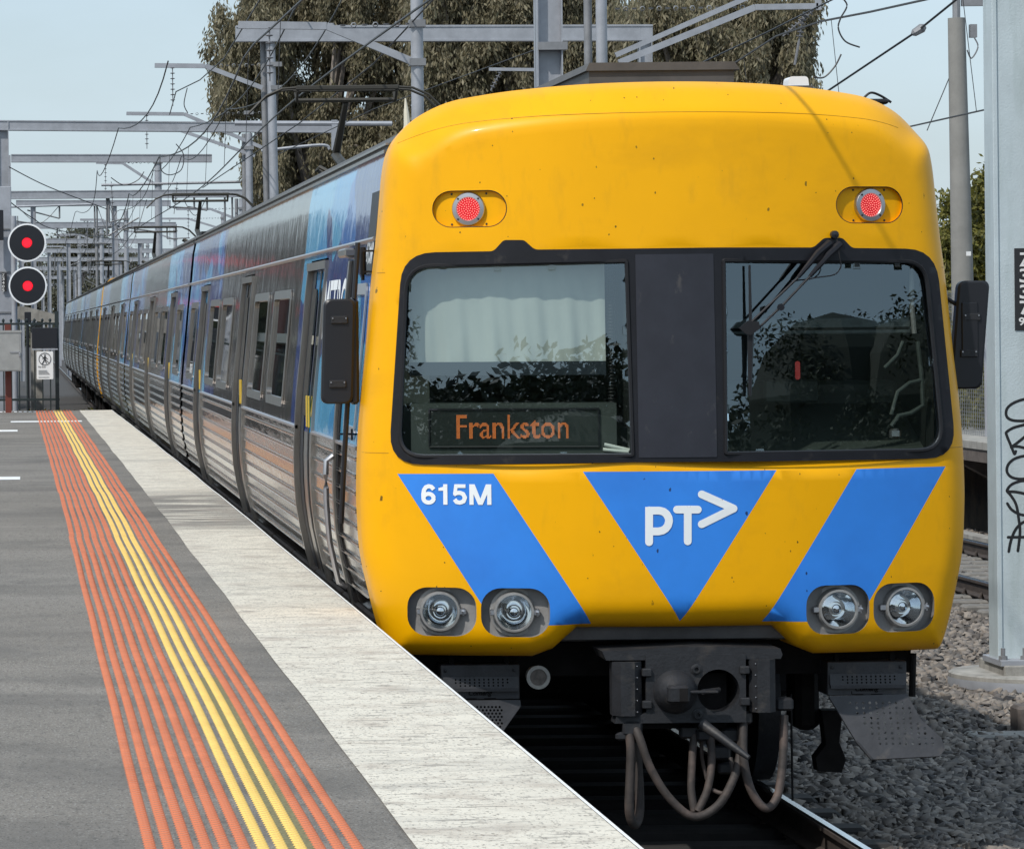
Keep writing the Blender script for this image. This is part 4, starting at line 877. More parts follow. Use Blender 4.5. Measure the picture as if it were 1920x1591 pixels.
# corner steps with perforated tread guards
for side in (0, 1):
    off = .42
    X0, X1, Yt, Ymid, Yb_ = ((826, 975, 1246, 1271, 1310), (1551, 1700, 1240, 1265, 1302))[side]
    a = lowx(X0, Yt, off); b_ = lowx(X1, Yb_, off)
    e0, e1 = a[0], b_[0]; zt, zb_ = a[1], b_[1]; zs1 = zt-.062; zs2 = zs1-.075
    stp = MB(); stp.box(e0, e1, off, off+.25, zb_, zt, bv=.004); sp = stp.build('corner_step', M['step'], car)
    pl = [(e0+.01, zs2+.018), (e1-.008, zs2+.018), (e1-.008, zs1), (e0+.01, zs1)]
    hs = [circ(e0+.075+.0125*1.95*i, zs2+.030+.0155*j, .0052, 6) for i in range(12) for j in range(4) if not (i in (0, 11) and j in (0, 3))]
    V, T, c = cdt([pl]+hs); k = pip(c, pl)
    for h in hs: k &= ~pip(c, h)
    def sl_(x, z): return (x, off-.03+.012*((z-zs2)/.07), z)
    m = MB(); m.add([sl_(x, z) for x, z in V], [tuple(map(int, t[::-1])) for t in T[k]]); m.box(e0+.012, e1-.01, off-.028, off+.01, zs2, zs2+.018)
    m.build('step_guard', M['step'], sp)
    MB().box(e0+.02, e1-.02, off-.006, off+.0, zs2+.02, zs1-.004).build('guard_backing', M['under'], sp)
    cxm = (e0+e1)/2
    text('embossed_name', 'Comeng', lambda x, y: (cxm-.062+.124*x, off-.004, zb_+.014+.034*y), M['under'], sp, .03, .3)
    m = MB()
    for p, q in (((-.08, .006), (-.02, .006)), ((.02, .006), (.08, .006)), ((-.08, .056), (-.02, .056)), ((.02, .056), (.08, .056)), ((-.08, .006), (-.08, .022)), ((.08, .056), (.08, .04))): m.tube([(cxm+p[0], off-.001, zb_+p[1]), (cxm+q[0], off-.001, zb_+q[1])], .0022, 5)
    tag(m.build('name_border', M['under'], sp), kind='stuff')
    for sx_ in (.025, e1-e0-.03): MB().lathe((e0+sx_, off, zt-.03), (0, -1, 0), [(0, .010), (.006, .009), (.008, .0003)], 8).build('bolt', M['iron'], sp)
    if side: op = [lowx(*q, off) for q in ((1553, 1304), (1700, 1300), (1722, 1345), (1757, 1378), (1763, 1400), (1752, 1412), (1625, 1418), (1598, 1385))]
    else: op = [lowx(*q, off) for q in ((850, 1312), (975, 1311), (976, 1322), (930, 1384), (905, 1372), (850, 1330))]
    if side: hc = [lowx(1592+12.3*i+(6 if j % 2 else 0)+j*6.3, 1316+9.2*j, off) for i in range(9) for j in range(9)]
    else: hc = [lowx(880+7*i+(3.5 if j % 2 else 0), 1324+6*j, off) for i in range(9) for j in range(8)]
    ctr = np.mean(np.array(op), 0); inner = [tuple(ctr+(np.array(p)-ctr)*.84) for p in op]; hc = [p for p, i_ in zip(hc, pip(hc, inner)) if i_]
    hs = [circ(x, z, .0074 if side else .0065, 6) for x, z in hc]
    V, T, c = cdt([op]+hs); k = pip(c, op)
    for h in hs: k &= ~pip(c, h)
    def tl(x, z): return (x, off-.01-(.35 if side else .2)*(zb_-z), z)
    m = MB(); m.add([tl(x, z) for x, z in V], [tuple(map(int, t[::-1])) for t in T[k]]); n = len(op); P = [tl(*p) for p in op]
    m.add(P+[(p[0], p[1]+.012, p[2]-.006) for p in P], [(i, (i+1) % n, n+(i+1) % n, n+i) for i in range(n)]); m.build('perforated_guard', M['step'], sp)
    if side:
        m = MB(); lo_e = [tl(*p) for p in (op[7], op[6], op[5], op[4])]; m.tube([lo_e[0], lo_e[1]], .008, 6); m.build('guard_lip', M['iron'], sp)
    for q in (.15, .85): m = MB(); xx = e0+(e1-e0)*q; m.box(xx-.012, xx+.012, off+.05, off+.09, zt-.01, zt+.12); m.build('step_hanger', M['under'], sp)
c_ = lowx(1009, 1269, .36); m = MB(); m.lathe((c_[0], .36, c_[1]), (0, -1, 0), [(-.12, .05), (0, .05), (0, .061), (.012, .061), (.014, .044), (.004, .042)], 28); bl_ = m.build('pipe_lamp', mat('pale_ring', (.36, .35, .32), .6, var=.2, vs=20), car, True)
MB().lathe((c_[0], .36, c_[1]), (0, -1, 0), [(.005, .043), (.006, .0003)], 24).build('lens', mat('dusty_lens', (.14, .12, .105), .7, var=.3, vs=30), bl_)
# leading wheelset and sandpipes seen under the right side
MB().tube([lowp(1712, 1224, .55), lowp(1710, 1305, .55)], .018, 8).build('sand_pipe', M['under'], car, True)
MB().tube([lowp(1483, 1300, .5), lowp(1486, 1500, .5)], .006, 6).build('earth_cable', M['under'], car, True)
m = MB(); p_ = lowp(1556, 1400, .9); m.prism([(p_[0]-.05, p_[2]+.2), (p_[0]-.03, p_[2]+.02), (p_[0]-.085, p_[2]-.05), (p_[0]-.075, p_[2]-.12), (p_[0]+.05, p_[2]-.13), (p_[0]+.075, p_[2]-.06), (p_[0]+.04, p_[2]+.03), (p_[0]+.06, p_[2]+.2)], .85, .97); m.build('guard_iron', M['under'], car, True)
MB().lathe((.80, 2.3, .46), (1, 0, 0), [(-.07, .02), (-.07, .49), (-.04, .49), (-.035, .46), (.06, .455), (.06, .02)], 32).build('wheel', M['iron'], car, True)
MB().box(lowx(1500, 1330, .8)[0], lowx(1545, 1330, .8)[0], .9, 1.2, .42, .9, bv=.03).build('brake_unit', M['under'], car)
# wipers
def wp(px, py, off): x, z = fpx(px, py); return (x, float(face_base(x, z))-off, z)
w = MB(); w.tube([wp(1553, 456, .035), wp(1530, 475, .055), wp(1493, 520, .05)], [.021, .019, .010], 8); w.tube([wp(1493, 520, .05), wp(1402, 608, .03)], .0065, 6)
wo_ = w.build('wiper', M['surround'], car, True)
w = MB(); w.tube([wp(1572, 458, .035), wp(1550, 478, .055), wp(1515, 518, .05)], [.021, .019, .010], 8); w.tube([wp(1515, 518, .05), wp(1464, 573, .035), wp(1422, 613, .03)], .0065, 6); w.lathe(wp(1460, 576, .045), (0, -1, 0), [(0, .018), (.02, .018), (.02, .001)], 8); w.build('wiper_arm', M['surround'], wo_, True)
w = MB(); w.tube([wp(1405, 497, .004), wp(1407, 610, .004)], [.006, .009], 6); w.tube([wp(1407, 610, .004), wp(1406, 742, .004)], [.019, .008], 6); w.prism([(fpx(1384, 615)), (fpx(1400, 601)), (fpx(1420, 603)), (fpx(1422, 616)), (fpx(1405, 628)), (fpx(1396, 626))], .16*.3**2-.0, .16*.3**2+.02); w.build('wiper_blade', M['rubber'], wo_, True)
w = MB(); w.tube(smooth([wp(1566, 445, .03), wp(1569, 480, .06), wp(1572, 500, .06), wp(1560, 515, .06), wp(1530, 520, .06), wp(1512, 524, .055)]), .0032, 6); w.build('washer_tube', M['rubber'], wo_, True)
w = MB(); w.lathe(wp(1563, 440, -.01), (0, -1, 0), [(0, .022), (.05, .020), (.055, .001)], 10); w.build('washer_jet', M['black'], wo_, True)
# mirrors
def mirror(px0, px1, py0, py1, off, lean, side):
    a = lowx(px0, py1, off); b_ = lowx(px1, py0, off); cx = (a[0]+b_[0])/2; hw = (b_[0]-a[0])/2; cz = (a[1]+b_[1])/2; hh = (b_[1]-a[1])/2
    lp = rrect(-hw, hw, -hh, hh, .035, 4); m = MB(); n = len(lp); sh = lambda x, z: (cx+x-lean*z, cz+z)
    inner = [(x*.86, z*.965) for x, z in lp]
    rings = [(inner, off-.030), (lp, off-.022), (lp, off+.03)]
    vs = [(sh(x, z)[0], yy, sh(x, z)[1]) for L_, yy in rings for x, z in L_]
    fs = [tuple(range(n))[::-1], tuple(range(2*n, 3*n))]+[(k*n+i, (k+1)*n+i, (k+1)*n+(i+1) % n, k*n+(i+1) % n) for k in range(2) for i in range(n)]
    m.add(vs, fs); o = m.build('mirror', M['black'], car, True)
    for q in (.60, -.62):
        if side > 0: q *= .55
        c0 = sh(.0, hh*q); w_ = .045; MB().box(c0[0]-w_, c0[0]+w_, off-.042, off-.028, c0[1]-.02, c0[1]+.02, bv=.004).build('bracket', M['iron'], o)
        for s_ in (-.035, .035): MB().lathe((c0[0]+s_, off-.042, c0[1]+.008), (0, -1, 0), [(0, .005), (.005, .004), (.005, .0003)], 6).build('screw', M['satin_steel'], o)
    if side > 0:
        c0 = sh(-.0, -.0); MB().box(c0[0]-.045, c0[0]+.04, off-.040, off-.028, c0[1]-.10, c0[1]+.17, bv=.004).build('back_plate', M['black'], o)
    return o
mo = mirror(605, 662, 560, 757, .75, -.035, -1)
m = MB(); m.tube([lowp(671, 455, .80), lowp(664, 560, .79), lowp(655, 700, .78), lowp(646, 850, .80), lowp(640, 980, .9)], .014, 8); m.box(lowx(660, 560, .8)[0]-.02, lowx(660, 560, .8)[0]+.03, .74, .84, lowx(648, 758, .8)[1], lowx(660, 560, .8)[1], bv=.015); m.build('mirror_arm', M['black'], mo, True)
m = MB(); p = lowp(680, 490, .86); m.tube([(p[0], p[1], p[2]-.07), (p[0], p[1], p[2]+.075)], .019, 12); m.box(p[0], p[0]+.08, p[1]-.02, p[1]+.02, p[2]+.05, p[2]+.06); m.box(p[0], p[0]+.08, p[1]-.02, p[1]+.02, p[2]-.06, p[2]-.05); m.tube([(p[0], p[1], p[2]-.07), (p[0], p[1], p[2]-.10)], .010, 8); m.build('mirror_hinge', M['black'], mo, True)
m = MB(); p = lowp(640, 815, .9); m.tube([(p[0]-.01, p[1], p[2]+.005), (p[0]+.10, p[1]+.1, p[2])], .006, 6); m.tube([(p[0]+.06, p[1]+.05, p[2]-.03), (p[0]+.06, p[1]+.05, p[2]+.03)], .006, 6); m.build('mirror_latch', M['black'], mo)
mr = mirror(1788, 1845, 526, 729, .70, -.085, 1)
m = MB(); a = lowp(1775, 560, .7); b_ = lowp(1800, 575, .7); m.tube([a, b_], .012, 6); a = lowp(1790, 690, .7); b_ = lowp(1812, 700, .7); m.tube([a, b_], .012, 6); m.build('mirror_arm', M['black'], mr)
# cab side window, crew door, grab rail and side lettering (platform side)
cw = window(car, 1.05, 1.72, 2.02, 2.78, -1, M['satin_steel']); m = MB()
for yy in (1.30, 1.42): m.box(-(W(2.4)+.012), -(W(2.4)-.015), yy-.014, yy+.014, 2.06, 2.74)
m.build('window_mullion', M['satin_steel'], cw)
pf = [(W(z), z) for z in np.linspace(.99, 2.95, 14)]
for (a0_, b0_, o_, nm, mt) in ((2.16, 2.24, .012, 'crew_door_post', M['steel_pillar']), (2.03, 2.15, -.002, 'crew_door_gap', M['under'])):
    vs = []
    for (w_, z) in pf: vs += [(-(w_-.03), a0_, z), (-(w_+o_), a0_, z), (-(w_+o_), b0_, z), (-(w_-.03), b0_, z)]
    MB().add(vs, [(4*i+k, 4*i+(k+1) % 4, 4*i+4+(k+1) % 4, 4*i+4+k) for i in range(13) for k in range(4)]+[(52, 53, 54, 55)]).build(nm, mt, car)
MB().box(-(W(2.95)+.05), -(W(2.95)-.02), 2.05, 2.5, 2.97, 3.02, bv=.01).build('crew_door_canopy', M['steel_pillar'], car)
zs = list(np.linspace(1.15, 1.83, 10)); gp = [(-(W(1.83)+.015), 2.12, 1.86)]+[(-(W(z)+.055), 2.12, z) for z in zs[::-1]]+[(-(W(1.15)+.01), 2.12, 1.12)]
MB().tube(gp, .016, 8).build('grab_rail', M['satin_steel'], car, True)
MB().box(-(W(1.0)+.05), -(W(1.0)-.06), 1.95, 2.35, .93, .985).build('crew_step', M['steel_pillar'], car)
dk = MB(); dk.add([(-(W(z)-.006), y, z) for z in (2.93, 3.20, 3.30) for y in (.86, 1.30)]+[(-(W(2.93)-.006), .86, 2.93)], [(0, 1, 3, 2), (2, 3, 5, 4)]); dk.build('dark_number_panel', M['surround'], car)
union_mesh('side_fleet_number', fleet_polys(.16), lambda x, y: (-(W(2.915+.14*y)-.002), .88+.40*(1-x), 2.915+.14*y), M['white_letter'], car)
MB().add([(-(W(z)-.004), y, z) for z in (2.86, 2.94) for y in (.86, 1.30)], [(0, 1, 3, 2)]).build('dark_number_panel', M['surround'], car)
text('operator_name', 'METRO', lambda x, y: (-(W(2.5+.36*y)-.010), 4.0-1.62*x, 2.50+.36*y), M['white_letter'], car, .015)
# roof equipment
m = MB(); m.prism([(-.30, 3.72), (-.30, 3.94), (-.27, 3.955), (.45, 3.955), (.47, 3.94), (.47, 3.72)], .95, 4.4); m.prism([(-.32, 3.925), (-.30, 3.968), (.47, 3.968), (.50, 3.925)], .93, 4.42); m.build('air_conditioning_pod', M['podgrey'], car, True)
q = at(1494, 155, Y0+1.0); m = MB(); m.prism(round_poly([(q.x-TC-.055, q.z-.02), (q.x-TC+.055, q.z-.02), (q.x-TC+.05, q.z+.03), (q.x-TC-.05, q.z+.03)], [0, 0, .02, .02]), .95, 1.1); m.build('roof_antenna', M['whitepaint'], car, True)
MB().box(q.x-TC-.08, q.x-TC+.075, .93, 1.12, q.z-.04, q.z-.02).build('antenna_base', M['podgrey'], car)
q = at(1632, 182, Y0+1.0); m = MB(); m.box(q.x-TC-.08, q.x-TC+.09, .95, 1.1, q.z-.04, q.z-.012, bv=.01); m.tube(smooth([(q.x-TC-.04, 1.0, q.z-.01), (q.x-TC, 1.0, q.z+.022), (q.x-TC+.05, 1.0, q.z+.008), (q.x-TC+.11, 1.0, q.z-.03)]), .007, 6); m.build('roof_cable', M['rubber'], car)
m = MB(); m.tube([(-.95, 4.1, 3.72), (-.955, 4.1, 3.80), (-.96, 4.1, 3.88), (-.965, 4.1, 3.97)], [.05, .022, .016, .004], 8); m.build('roof_fin', M['cream'], car)
for yy in (7.0, 10.5, 15.2, 17.4): MB().box(-.55, .55, yy, yy+1.6, 3.74, 3.88, bv=.05).build('roof_vent', M['podgrey'], car)

# ---------------- following carriages
body2 = livery('carriage_livery', (.215, .20, .185), [(.0, 6.6), (15.6, 23.5)])
def middle(y0):
    e = empty('rail_carriage', (TC, y0, 0))
    carriage_body(e, .25, 23.15, [(3.3, 4.7), (10.9, 12.3), (18.5, 19.9)], [(1.1, 2.7), (5.6, 7.5), (8.1, 10.1), (13.2, 15.1), (15.8, 17.7), (20.6, 22.3)], body2)
    MB().box(-1.33, 1.33, -.25, .28, .95, 3.62).build('gangway', M['rubber'], e)
    for yy in (5.0, 15.0): MB().box(-.62, .62, yy, yy+2.6, 3.74, 3.90, bv=.06).build('roof_vent', M['podgrey'], e)
    return e
c2 = middle(Y0+CL); tag(c2, 'second carriage of the train, stainless steel with blue wrap, coupled right behind the leading carriage', 'train carriage', 'carriages of the train')
labs = ['third carriage of the train, pantograph raised, ending in a yellow cab edge',
        'fourth carriage of the train, just beyond the thin yellow seam', 'fifth carriage of the train, second from its far end',
        'last carriage at the far end of the train, beside the green fence post']
for i, lb in enumerate(labs):
    c_ = copy_tree(c2); c_.location = (TC, Y0+CL*(2+i), 0); tag(c_, lb, 'train carriage', 'carriages of the train')
    if i == 0:
        pantograph(c_, 5.3)
        lp = [(-(W(z)+.002), z) for z in np.linspace(.95, 3.5, 22)]+[(-1.25, 3.66), (-.9, 3.77), (0, 3.82), (.9, 3.77), (1.25, 3.66)]+[(W(z)+.01, z) for z in np.linspace(3.5, .95, 22)]
        MB().prism(lp, 23.09, 23.19).build('yellow_cab_end', M['yellow'], c_)
    if i == 1: pantograph(c_, 5.6)
    if i == 3: pantograph(c_, 8.5)

# ================================================================== OVERHEAD LINE
def disc_insulator(m, a, b, n=6, r=.05):
    a = Vector(a); b = Vector(b); d = b-a; m.tube([a, b], .012, 5)
    for i in range(n): m.lathe(a+d*((i+.8)/(n+1)), d, [(-.01, .015), (0, r), (.012, r*.9), (.02, .015)], 8)
def portal(name_label, beam_px, Y, th, cols, up=None, bw=.28):
    "beam_px: (x0,y0,x1,y1) ends of the beam; cols: list of (px_top,width_px,py_bottom)"
    a = at(beam_px[0], beam_px[1], Y); b = at(beam_px[2], beam_px[3], Y); e = empty('overhead_portal', ((a.x+b.x)/2, Y, -.3)); off = e.location
    m = MB(); h = th*Y/F; m.beam(a-off, b-off, bw, h*.76); m.beam(a+Vector((0, 0, h*.44))-off, b+Vector((0, 0, h*.44))-off, bw+.04, h*.12); m.beam(a-Vector((0, 0, h*.44))-off, b-Vector((0, 0, h*.44))-off, bw+.04, h*.12)
    m.build('beam', M['galv'], e)
    if Y > 130:
        rr_ = random.Random(int(Y)); m = MB(); ln = (b-a).length
        for _ in range(int(3+ln/2.2)):
            q = a+(b-a)*rr_.random()-off; dz_ = rr_.uniform(.5, 1.5); dx_ = rr_.uniform(-.9, .9); m.tube([q, q-Vector((0, 0, dz_))], .035, 4); m.tube([q-Vector((0, 0, dz_)), q+Vector((dx_*1.6, .1, -dz_*rr_.uniform(.4, 1.1)))], .028, 4)
            if rr_.random() < .5: m.tube(smooth([q+Vector((0, 0, -.1)), q+Vector((dx_, 0, -dz_*1.3)), q+Vector((dx_*2, 0, -.2))]), .014, 4)
        tag(m.build('drop_brackets', M['galv_d'], e), kind='stuff')
    for (px, w, pb) in cols:
        t = at(px, beam_px[1], Y); w_ = w*Y/F; z1 = t.z+h*.4; c = MB()
        c.box(t.x-w_/2-off.x, t.x+w_/2-off.x, -w_*.1, w_*.1, -.3-off.z, z1-off.z); c.box(t.x-w_/2-off.x, t.x-w_/2+.02-off.x, -w_/2, w_/2, -.3-off.z, z1-off.z); c.box(t.x+w_/2-.02-off.x, t.x+w_/2-off.x, -w_/2, w_/2, -.3-off.z, z1-off.z)
        c.build('column', M['galv'], e)
    tag(e, name_label, 'overhead gantry', 'overhead line gantries'); return e
portal('tall gantry beam crossing in front of the big gum trees', (442, 64, 1222, 62), 88, 30, [(1209, 24, 0)])
portal('long gantry beam reaching from the left frame edge, above the signal heads', (-60, 235, 630, 240), 96, 19, [(3, 26, 0)])
portal('short level gantry beam with free right end above the signals', (21, 297, 397, 297), 118, 15, [(10, 20, 0)])
portal('dark gantry beam just above the upper signal head', (10, 366, 500, 362), 140, 15, [(-30, 20, 0)])
portal('thin gantry beam behind the upper signal head', (30, 381, 320, 381), 160, 11, [(62, 10, 0), (214, 10, 0)])
for i, (x0, y, x1, Y, th, cs) in enumerate(((-40, 422, 330, 190, 11, [(20, 10, 0), (217, 9, 0)]), (20, 424, 118, 205, 10, [(40, 8, 0)]), (-20, 452, 300, 225, 9, [(128, 8, 0), (262, 8, 0)]), (60, 470, 330, 250, 8, [(92, 7, 0), (300, 7, 0)]),
        (-20, 486, 280, 280, 8, [(110, 7, 0), (225, 7, 0)]), (40, 503, 230, 310, 7, [(140, 6, 0), (200, 6, 0)]), (-20, 520, 240, 350, 6, [(80, 6, 0), (165, 6, 0)]), (60, 534, 200, 400, 5, [(125, 5, 0)]), (-20, 545, 170, 460, 5, [(95, 5, 0), (150, 4, 0)]))):
    portal('distant gantry number %s counting back beyond the signal' % ['one', 'two', 'three', 'four', 'five', 'six', 'seven', 'eight', 'nine'][i], (x0, y, x1, y), Y, th, cs)
def mast(label, px, wpx, Y, top, rake=0., arm=None, kind='round', cat='mast', twin=None, mt=None):
    b = at(px, 600, Y); w = wpx*Y/F; zt = at(px, top, Y).z; e = empty('overhead_mast', (b.x, Y, -.35)); mt = mt or M['galv']
    H = zt+.35; m = MB(); rk = rake*H
    if kind == 'round': m.tube([(0, 0, 0), (-rk*.0+rk, 0, H)], [w*.52, w*.48], 14)
    elif kind == 'h':
        m.box(-w/2, w/2, -.015, .015, 0, H); m.box(-w/2, -w/2+.02, -w/2, w/2, 0, H); m.box(w/2-.02, w/2, -w/2, w/2, 0, H)
    m.build('pole', mt, e, True)
    if twin: m = MB(); m.tube([(twin*Y/F, .2, 0), (twin*Y/F+rk, .2, H)], w*.35, 10); m.build('stay_pole', M['galv_d'], e, True)
    if arm:
        (xe, ye, xk, yk, xb, yb) = arm      # end, knee, base
        A, K, B = at(xe, ye, Y)-e.location, at(xk, yk, Y)-e.location, at(xb, yb, Y)-e.location
        m = MB(); m.beam(A, K, .09, .10); m.beam(K, B, .08, .10); m.build('cantilever_arm', M['galv'], e)
        ch = MB(); T_ = Vector((B.x, 0, K.z+.02)); n_ = int((T_-K).length/.14)
        for i in range(n_): p = K+(T_-K)*((i+.5)/n_); ch.lathe(p, (0, 0 if i % 2 else 1, 1 if i % 2 else 0), [(-.012, .03), (.012, .045), (.012, .03), (-.012, .03)], 6)
        tag(ch.build('tie_chain', M['galv_d'], e), kind='stuff')
        q = A+(K-A)*.35; m = MB(); disc_insulator(m, q+Vector((0, 0, .05)), q-Vector((0, 0, .55+.004*Y)), 7, .055); m.build('insulator', M['insul'], e)
        bk = MB()
        for z in (B.z, T_.z): bk.box(-w*.62, w*.62, -w*.62, w*.62, z-.05, z+.05)
        tag(bk.build('clamps', M['galv_d'], e), kind='stuff')
    tag(e, label, cat, 'overhead line masts'); return e
mast('round steel mast rising behind the train roof, left of the leading cab, with cantilever arm', 787, 24, 54, -40, 0, (447, 47, 612, 49, 776, 117))
m515 = mast('leaning twin steel mast in front of the left gum tree', 522, 17, 88, 46, -.012, (290, 123, 385, 124, 492, 165), twin=-13)
mast('slim mast behind the leaning twin mast with two cantilevers', 470, 14, 112, 250, 0, (237, 213, 345, 214, 492, 277), twin=-8)
mast('distant mast left of the first carriage roof, under the short beam', 299, 14, 150, 290, 0, (180, 305, 230, 306, 290, 345))
for i, (px, w_, Y, top, arm) in enumerate(((455, 10, 165, 372, (330, 392, 395, 392, 447, 412)), (238, 9, 180, 395, (150, 412, 190, 412, 230, 430)), (420, 8, 205, 398, (300, 410, 352, 410, 412, 428)), (192, 8, 215, 415, (112, 440, 150, 440, 186, 456)), (330, 7, 240, 420, (240, 434, 282, 434, 324, 448)), (150, 7, 262, 442, (88, 462, 118, 462, 146, 474)), (278, 6, 300, 448, (200, 462, 236, 462, 272, 474)), (118, 6, 330, 470, (70, 484, 92, 484, 114, 494)), (215, 6, 360, 470, (150, 482, 180, 482, 210, 492)))):
    mast('distant cantilever mast, %s counting back beyond the train roofs' % ['first', 'second', 'third', 'fourth', 'fifth', 'sixth', 'seventh', 'eighth', 'ninth'][i], px, w_, Y, top, 0, arm, twin=(-9 if i % 3 == 0 else None))
m_ = mast('wide flanged steel column standing up behind the air conditioning pod', 1033, 48, 60, -60, 0, kind='h')
q = at(1033, 88, 60)-m_.location; MB().box(q.x-.22, q.x+.22, -.24, .24, q.z-.06, q.z+.06).build('collar', M['galv_d'], m_)
m_ = mast('twin round mast behind the cab roof carrying the upper right cantilever', 1133, 22, 62, -60, 0, twin=-22)
e_ = m_
A, K, B = at(1533, 12, 62)-e_.location, at(1415, 14, 62)-e_.location, at(1160, 118, 62)-e_.location
m = MB(); m.beam(A, K, .10, .09); m.beam(K, B, .07, .10); m.beam(K+Vector((-.05, 0, .18)), B+Vector((-.05, 0, .12)), .07, .08); m.box(A.x-.03, A.x+.05, -.05, .05, A.z-.06, A.z+.25); m.build('cantilever_arm', M['galv'], e_)
m = MB(); a = at(1508, 22, 62)-e_.location; b = at(1490, 122, 62)-e_.location; disc_insulator(m, a, a+(b-a)*.55, 6, .06); m.tube([a+(b-a)*.55, b], .02, 6); a2 = at(1525, 20, 62)-e_.location; b2 = at(1468, 68, 62)-e_.location; disc_insulator(m, a2, b2, 8, .05); m.build('insulator', M['insul'], e_)
ch = MB(); K2 = at(1150, 17, 62)-e_.location; T2 = at(1400, 14, 62)-e_.location
for i in range(16): p = K2+(T2-K2)*((i+.5)/16); ch.lathe(p, (0, i % 2, 1-i % 2), [(-.012, .03), (.012, .045), (.012, .03), (-.012, .03)], 6)
tag(ch.build('tie_chain', M['galv_d'], e_), kind='stuff')
# small cantilever left of the wide column
a = at(917, 130, 75); b = at(1010, 131, 75); e_ = empty('registration_arm', (b.x, 75, a.z)); m = MB(); m.beam(a-e_.location, b-e_.location, .06, .06); m.build('tube', M['galv'], e_); m = MB(); p = at(940, 132, 75)-e_.location; disc_insulator(m, p, at(920, 170, 75)-e_.location, 5, .05); m.build('insulator', M['insul'], e_); tag(e_, 'short pale arm with hanging insulator in front of the middle gum tree', 'bracket arm')
# registration tube at the end of the second gantry
a = at(440, 231, 95); b = at(735, 232, 95); e_ = empty('registration_arm', (a.x, 95, a.z)); L0 = e_.location
m = MB(); m.tube([a-L0, b-L0], .06, 8); c_ = at(627, 225, 95)-L0; d_ = at(627, 282, 95)-L0; m.beam(c_, d_, .14, .1, up=(0, 1, 0)); m.tube(smooth([at(490, 283, 95)-L0, at(600, 272, 95)-L0, at(618, 280, 95)-L0]), .04, 6); m.build('tube', M['galv'], e_); tag(e_, 'horizontal registration tube with drop bracket left of the front pantograph', 'bracket arm')
for (x0, y0, x1, y1, Y, lb) in ((18, 388, 175, 383, 150, 'thin bracket tube right above the upper signal head'), (190, 347, 500, 340, 120, 'long horizontal tube behind the second carriage roof'), (235, 240, 330, 242, 112, 'pale lower cantilever arm left of the leaning mast')):
    a = at(x0, y0, Y); b = at(x1, y1, Y); e_ = empty('registration_arm', (a.x, Y, a.z)); MB().tube([(0, 0, 0), b-a], .045, 6).build('tube', M['galv'], e_)
    tag(e_, lb, 'bracket arm')
    if Y == 112: MB().beam(b-a, at(478, 292, Y)-a, .07, .09).build('brace', M['galv'], e_)
    if Y == 120: m = MB(); disc_insulator(m, (.3, 0, .1), (.35, 0, -.9), 5, .06); disc_insulator(m, (2.3, 0, 0), (2.2, 0, -.9), 5, .06); m.build('insulator', M['insul'], e_)
# wires (each a thing): sagging spans along both tracks, with droppers
def wire(name, label, pts, r, cat='overhead wire', drop=None):
    p0 = Vector(pts[0]); e = None
    m = MB(); m.tube([Vector(p)-p0 for p in pts], r, 5, cap=False); o = m.build(name, M['wire']); o.location = p0; tag(o, label, cat)
    if drop:
        for (a, b) in drop: MB().tube([Vector(a)-p0, Vector(b)-p0], .0045, 4, cap=False).build('dropper', M['wire'], o)
    return o
spans = [-80, -50, -20, 10, 54, 88, 112, 150, 190, 225, 280, 350, 420]
def cat_z(Y, hi, sag):
    for a, b in zip(spans[:-1], spans[1:]):
        if a <= Y <= b: t = (Y-a)/(b-a); return hi-sag*4*t*(1-t)
    return hi
YY = [y for y in np.arange(-80, 420, 3.0)]
def xtr(Y, x): return x+.12*math.sin(Y*.11)
contact = [(xtr(y, 3.15), y, 5.04) for y in YY]
mess = [(xtr(y, 3.2), y, cat_z(y, 6.35, .35)) for y in YY]
dr = [((xtr(y, 3.2), y, cat_z(y, 6.35, .35)), (xtr(y, 3.15), y, 5.04)) for y in np.arange(46, 300, 7.5)]
wire('contact_wire', 'straight contact wire running above the train', contact, .0105)
wire('messenger_wire', 'sagging messenger wire with droppers running above the train', mess, .014, drop=dr)
wire('messenger_wire', 'second slack wire beside the messenger wire above the train', [(xtr(y, 3.9), y, cat_z(y, 7.0, .35)) for y in YY], .012)
wire('feeder_wire', 'feeder wire sloping up across the left gum tree', [at(0+380, 352, 100), at(560, 232, 80), at(700, 120, 60), at(830, -20, 50)], .012)
c2_ = [(10.75, y, 4.90+.0*y) for y in YY]; m2_ = [(10.6, y, cat_z(y, 6.6, .5)) for y in YY]
wire('contact_wire', 'contact wire of the far track, seen right of the yellow cab', c2_, .0105)
wire('messenger_wire', 'messenger wire of the far track with droppers, upper right sky', m2_, .015, drop=[((10.6, y, cat_z(y, 6.6, .5)), (10.75, y, 4.9)) for y in (44.2, 51.3, 57.5, 66, 76)])
a, b, c_ = at(1550, 172, 50), at(1722, 57, 46), at(1800, -6, 44)
wire('crossing_wire', 'diagonal wire crossing the upper right sky with a clamp', [at(1380, 290, 55), a, b, c_], .014)
o = wire('jumper_loop', 'curved jumper loop hanging in the upper right sky', smooth([at(1572, -10, 50), at(1588, 10, 50), at(1576, 35, 50), at(1572, 55, 50), at(1585, 78, 50), at(1612, 89, 50)]), .011)
wire('jumper_loop', 'short jumper loop near the right edge of the gum trees', smooth([at(1525, 145, 50), at(1545, 145, 50), at(1565, 125, 50), at(1577, 102, 50)]), .011)
q = at(1722, 57, 45.9); m = MB(); m.lathe((0, 0, 0), (1, 0, .6), [(-.09, .02), (-.06, .045), (.05, .055), (.09, .03)], 8); o = m.build('wire_clamp', M['galv_d']); o.location = q; tag(o, 'grey clamp where two wires cross in the upper right sky', 'clamp')
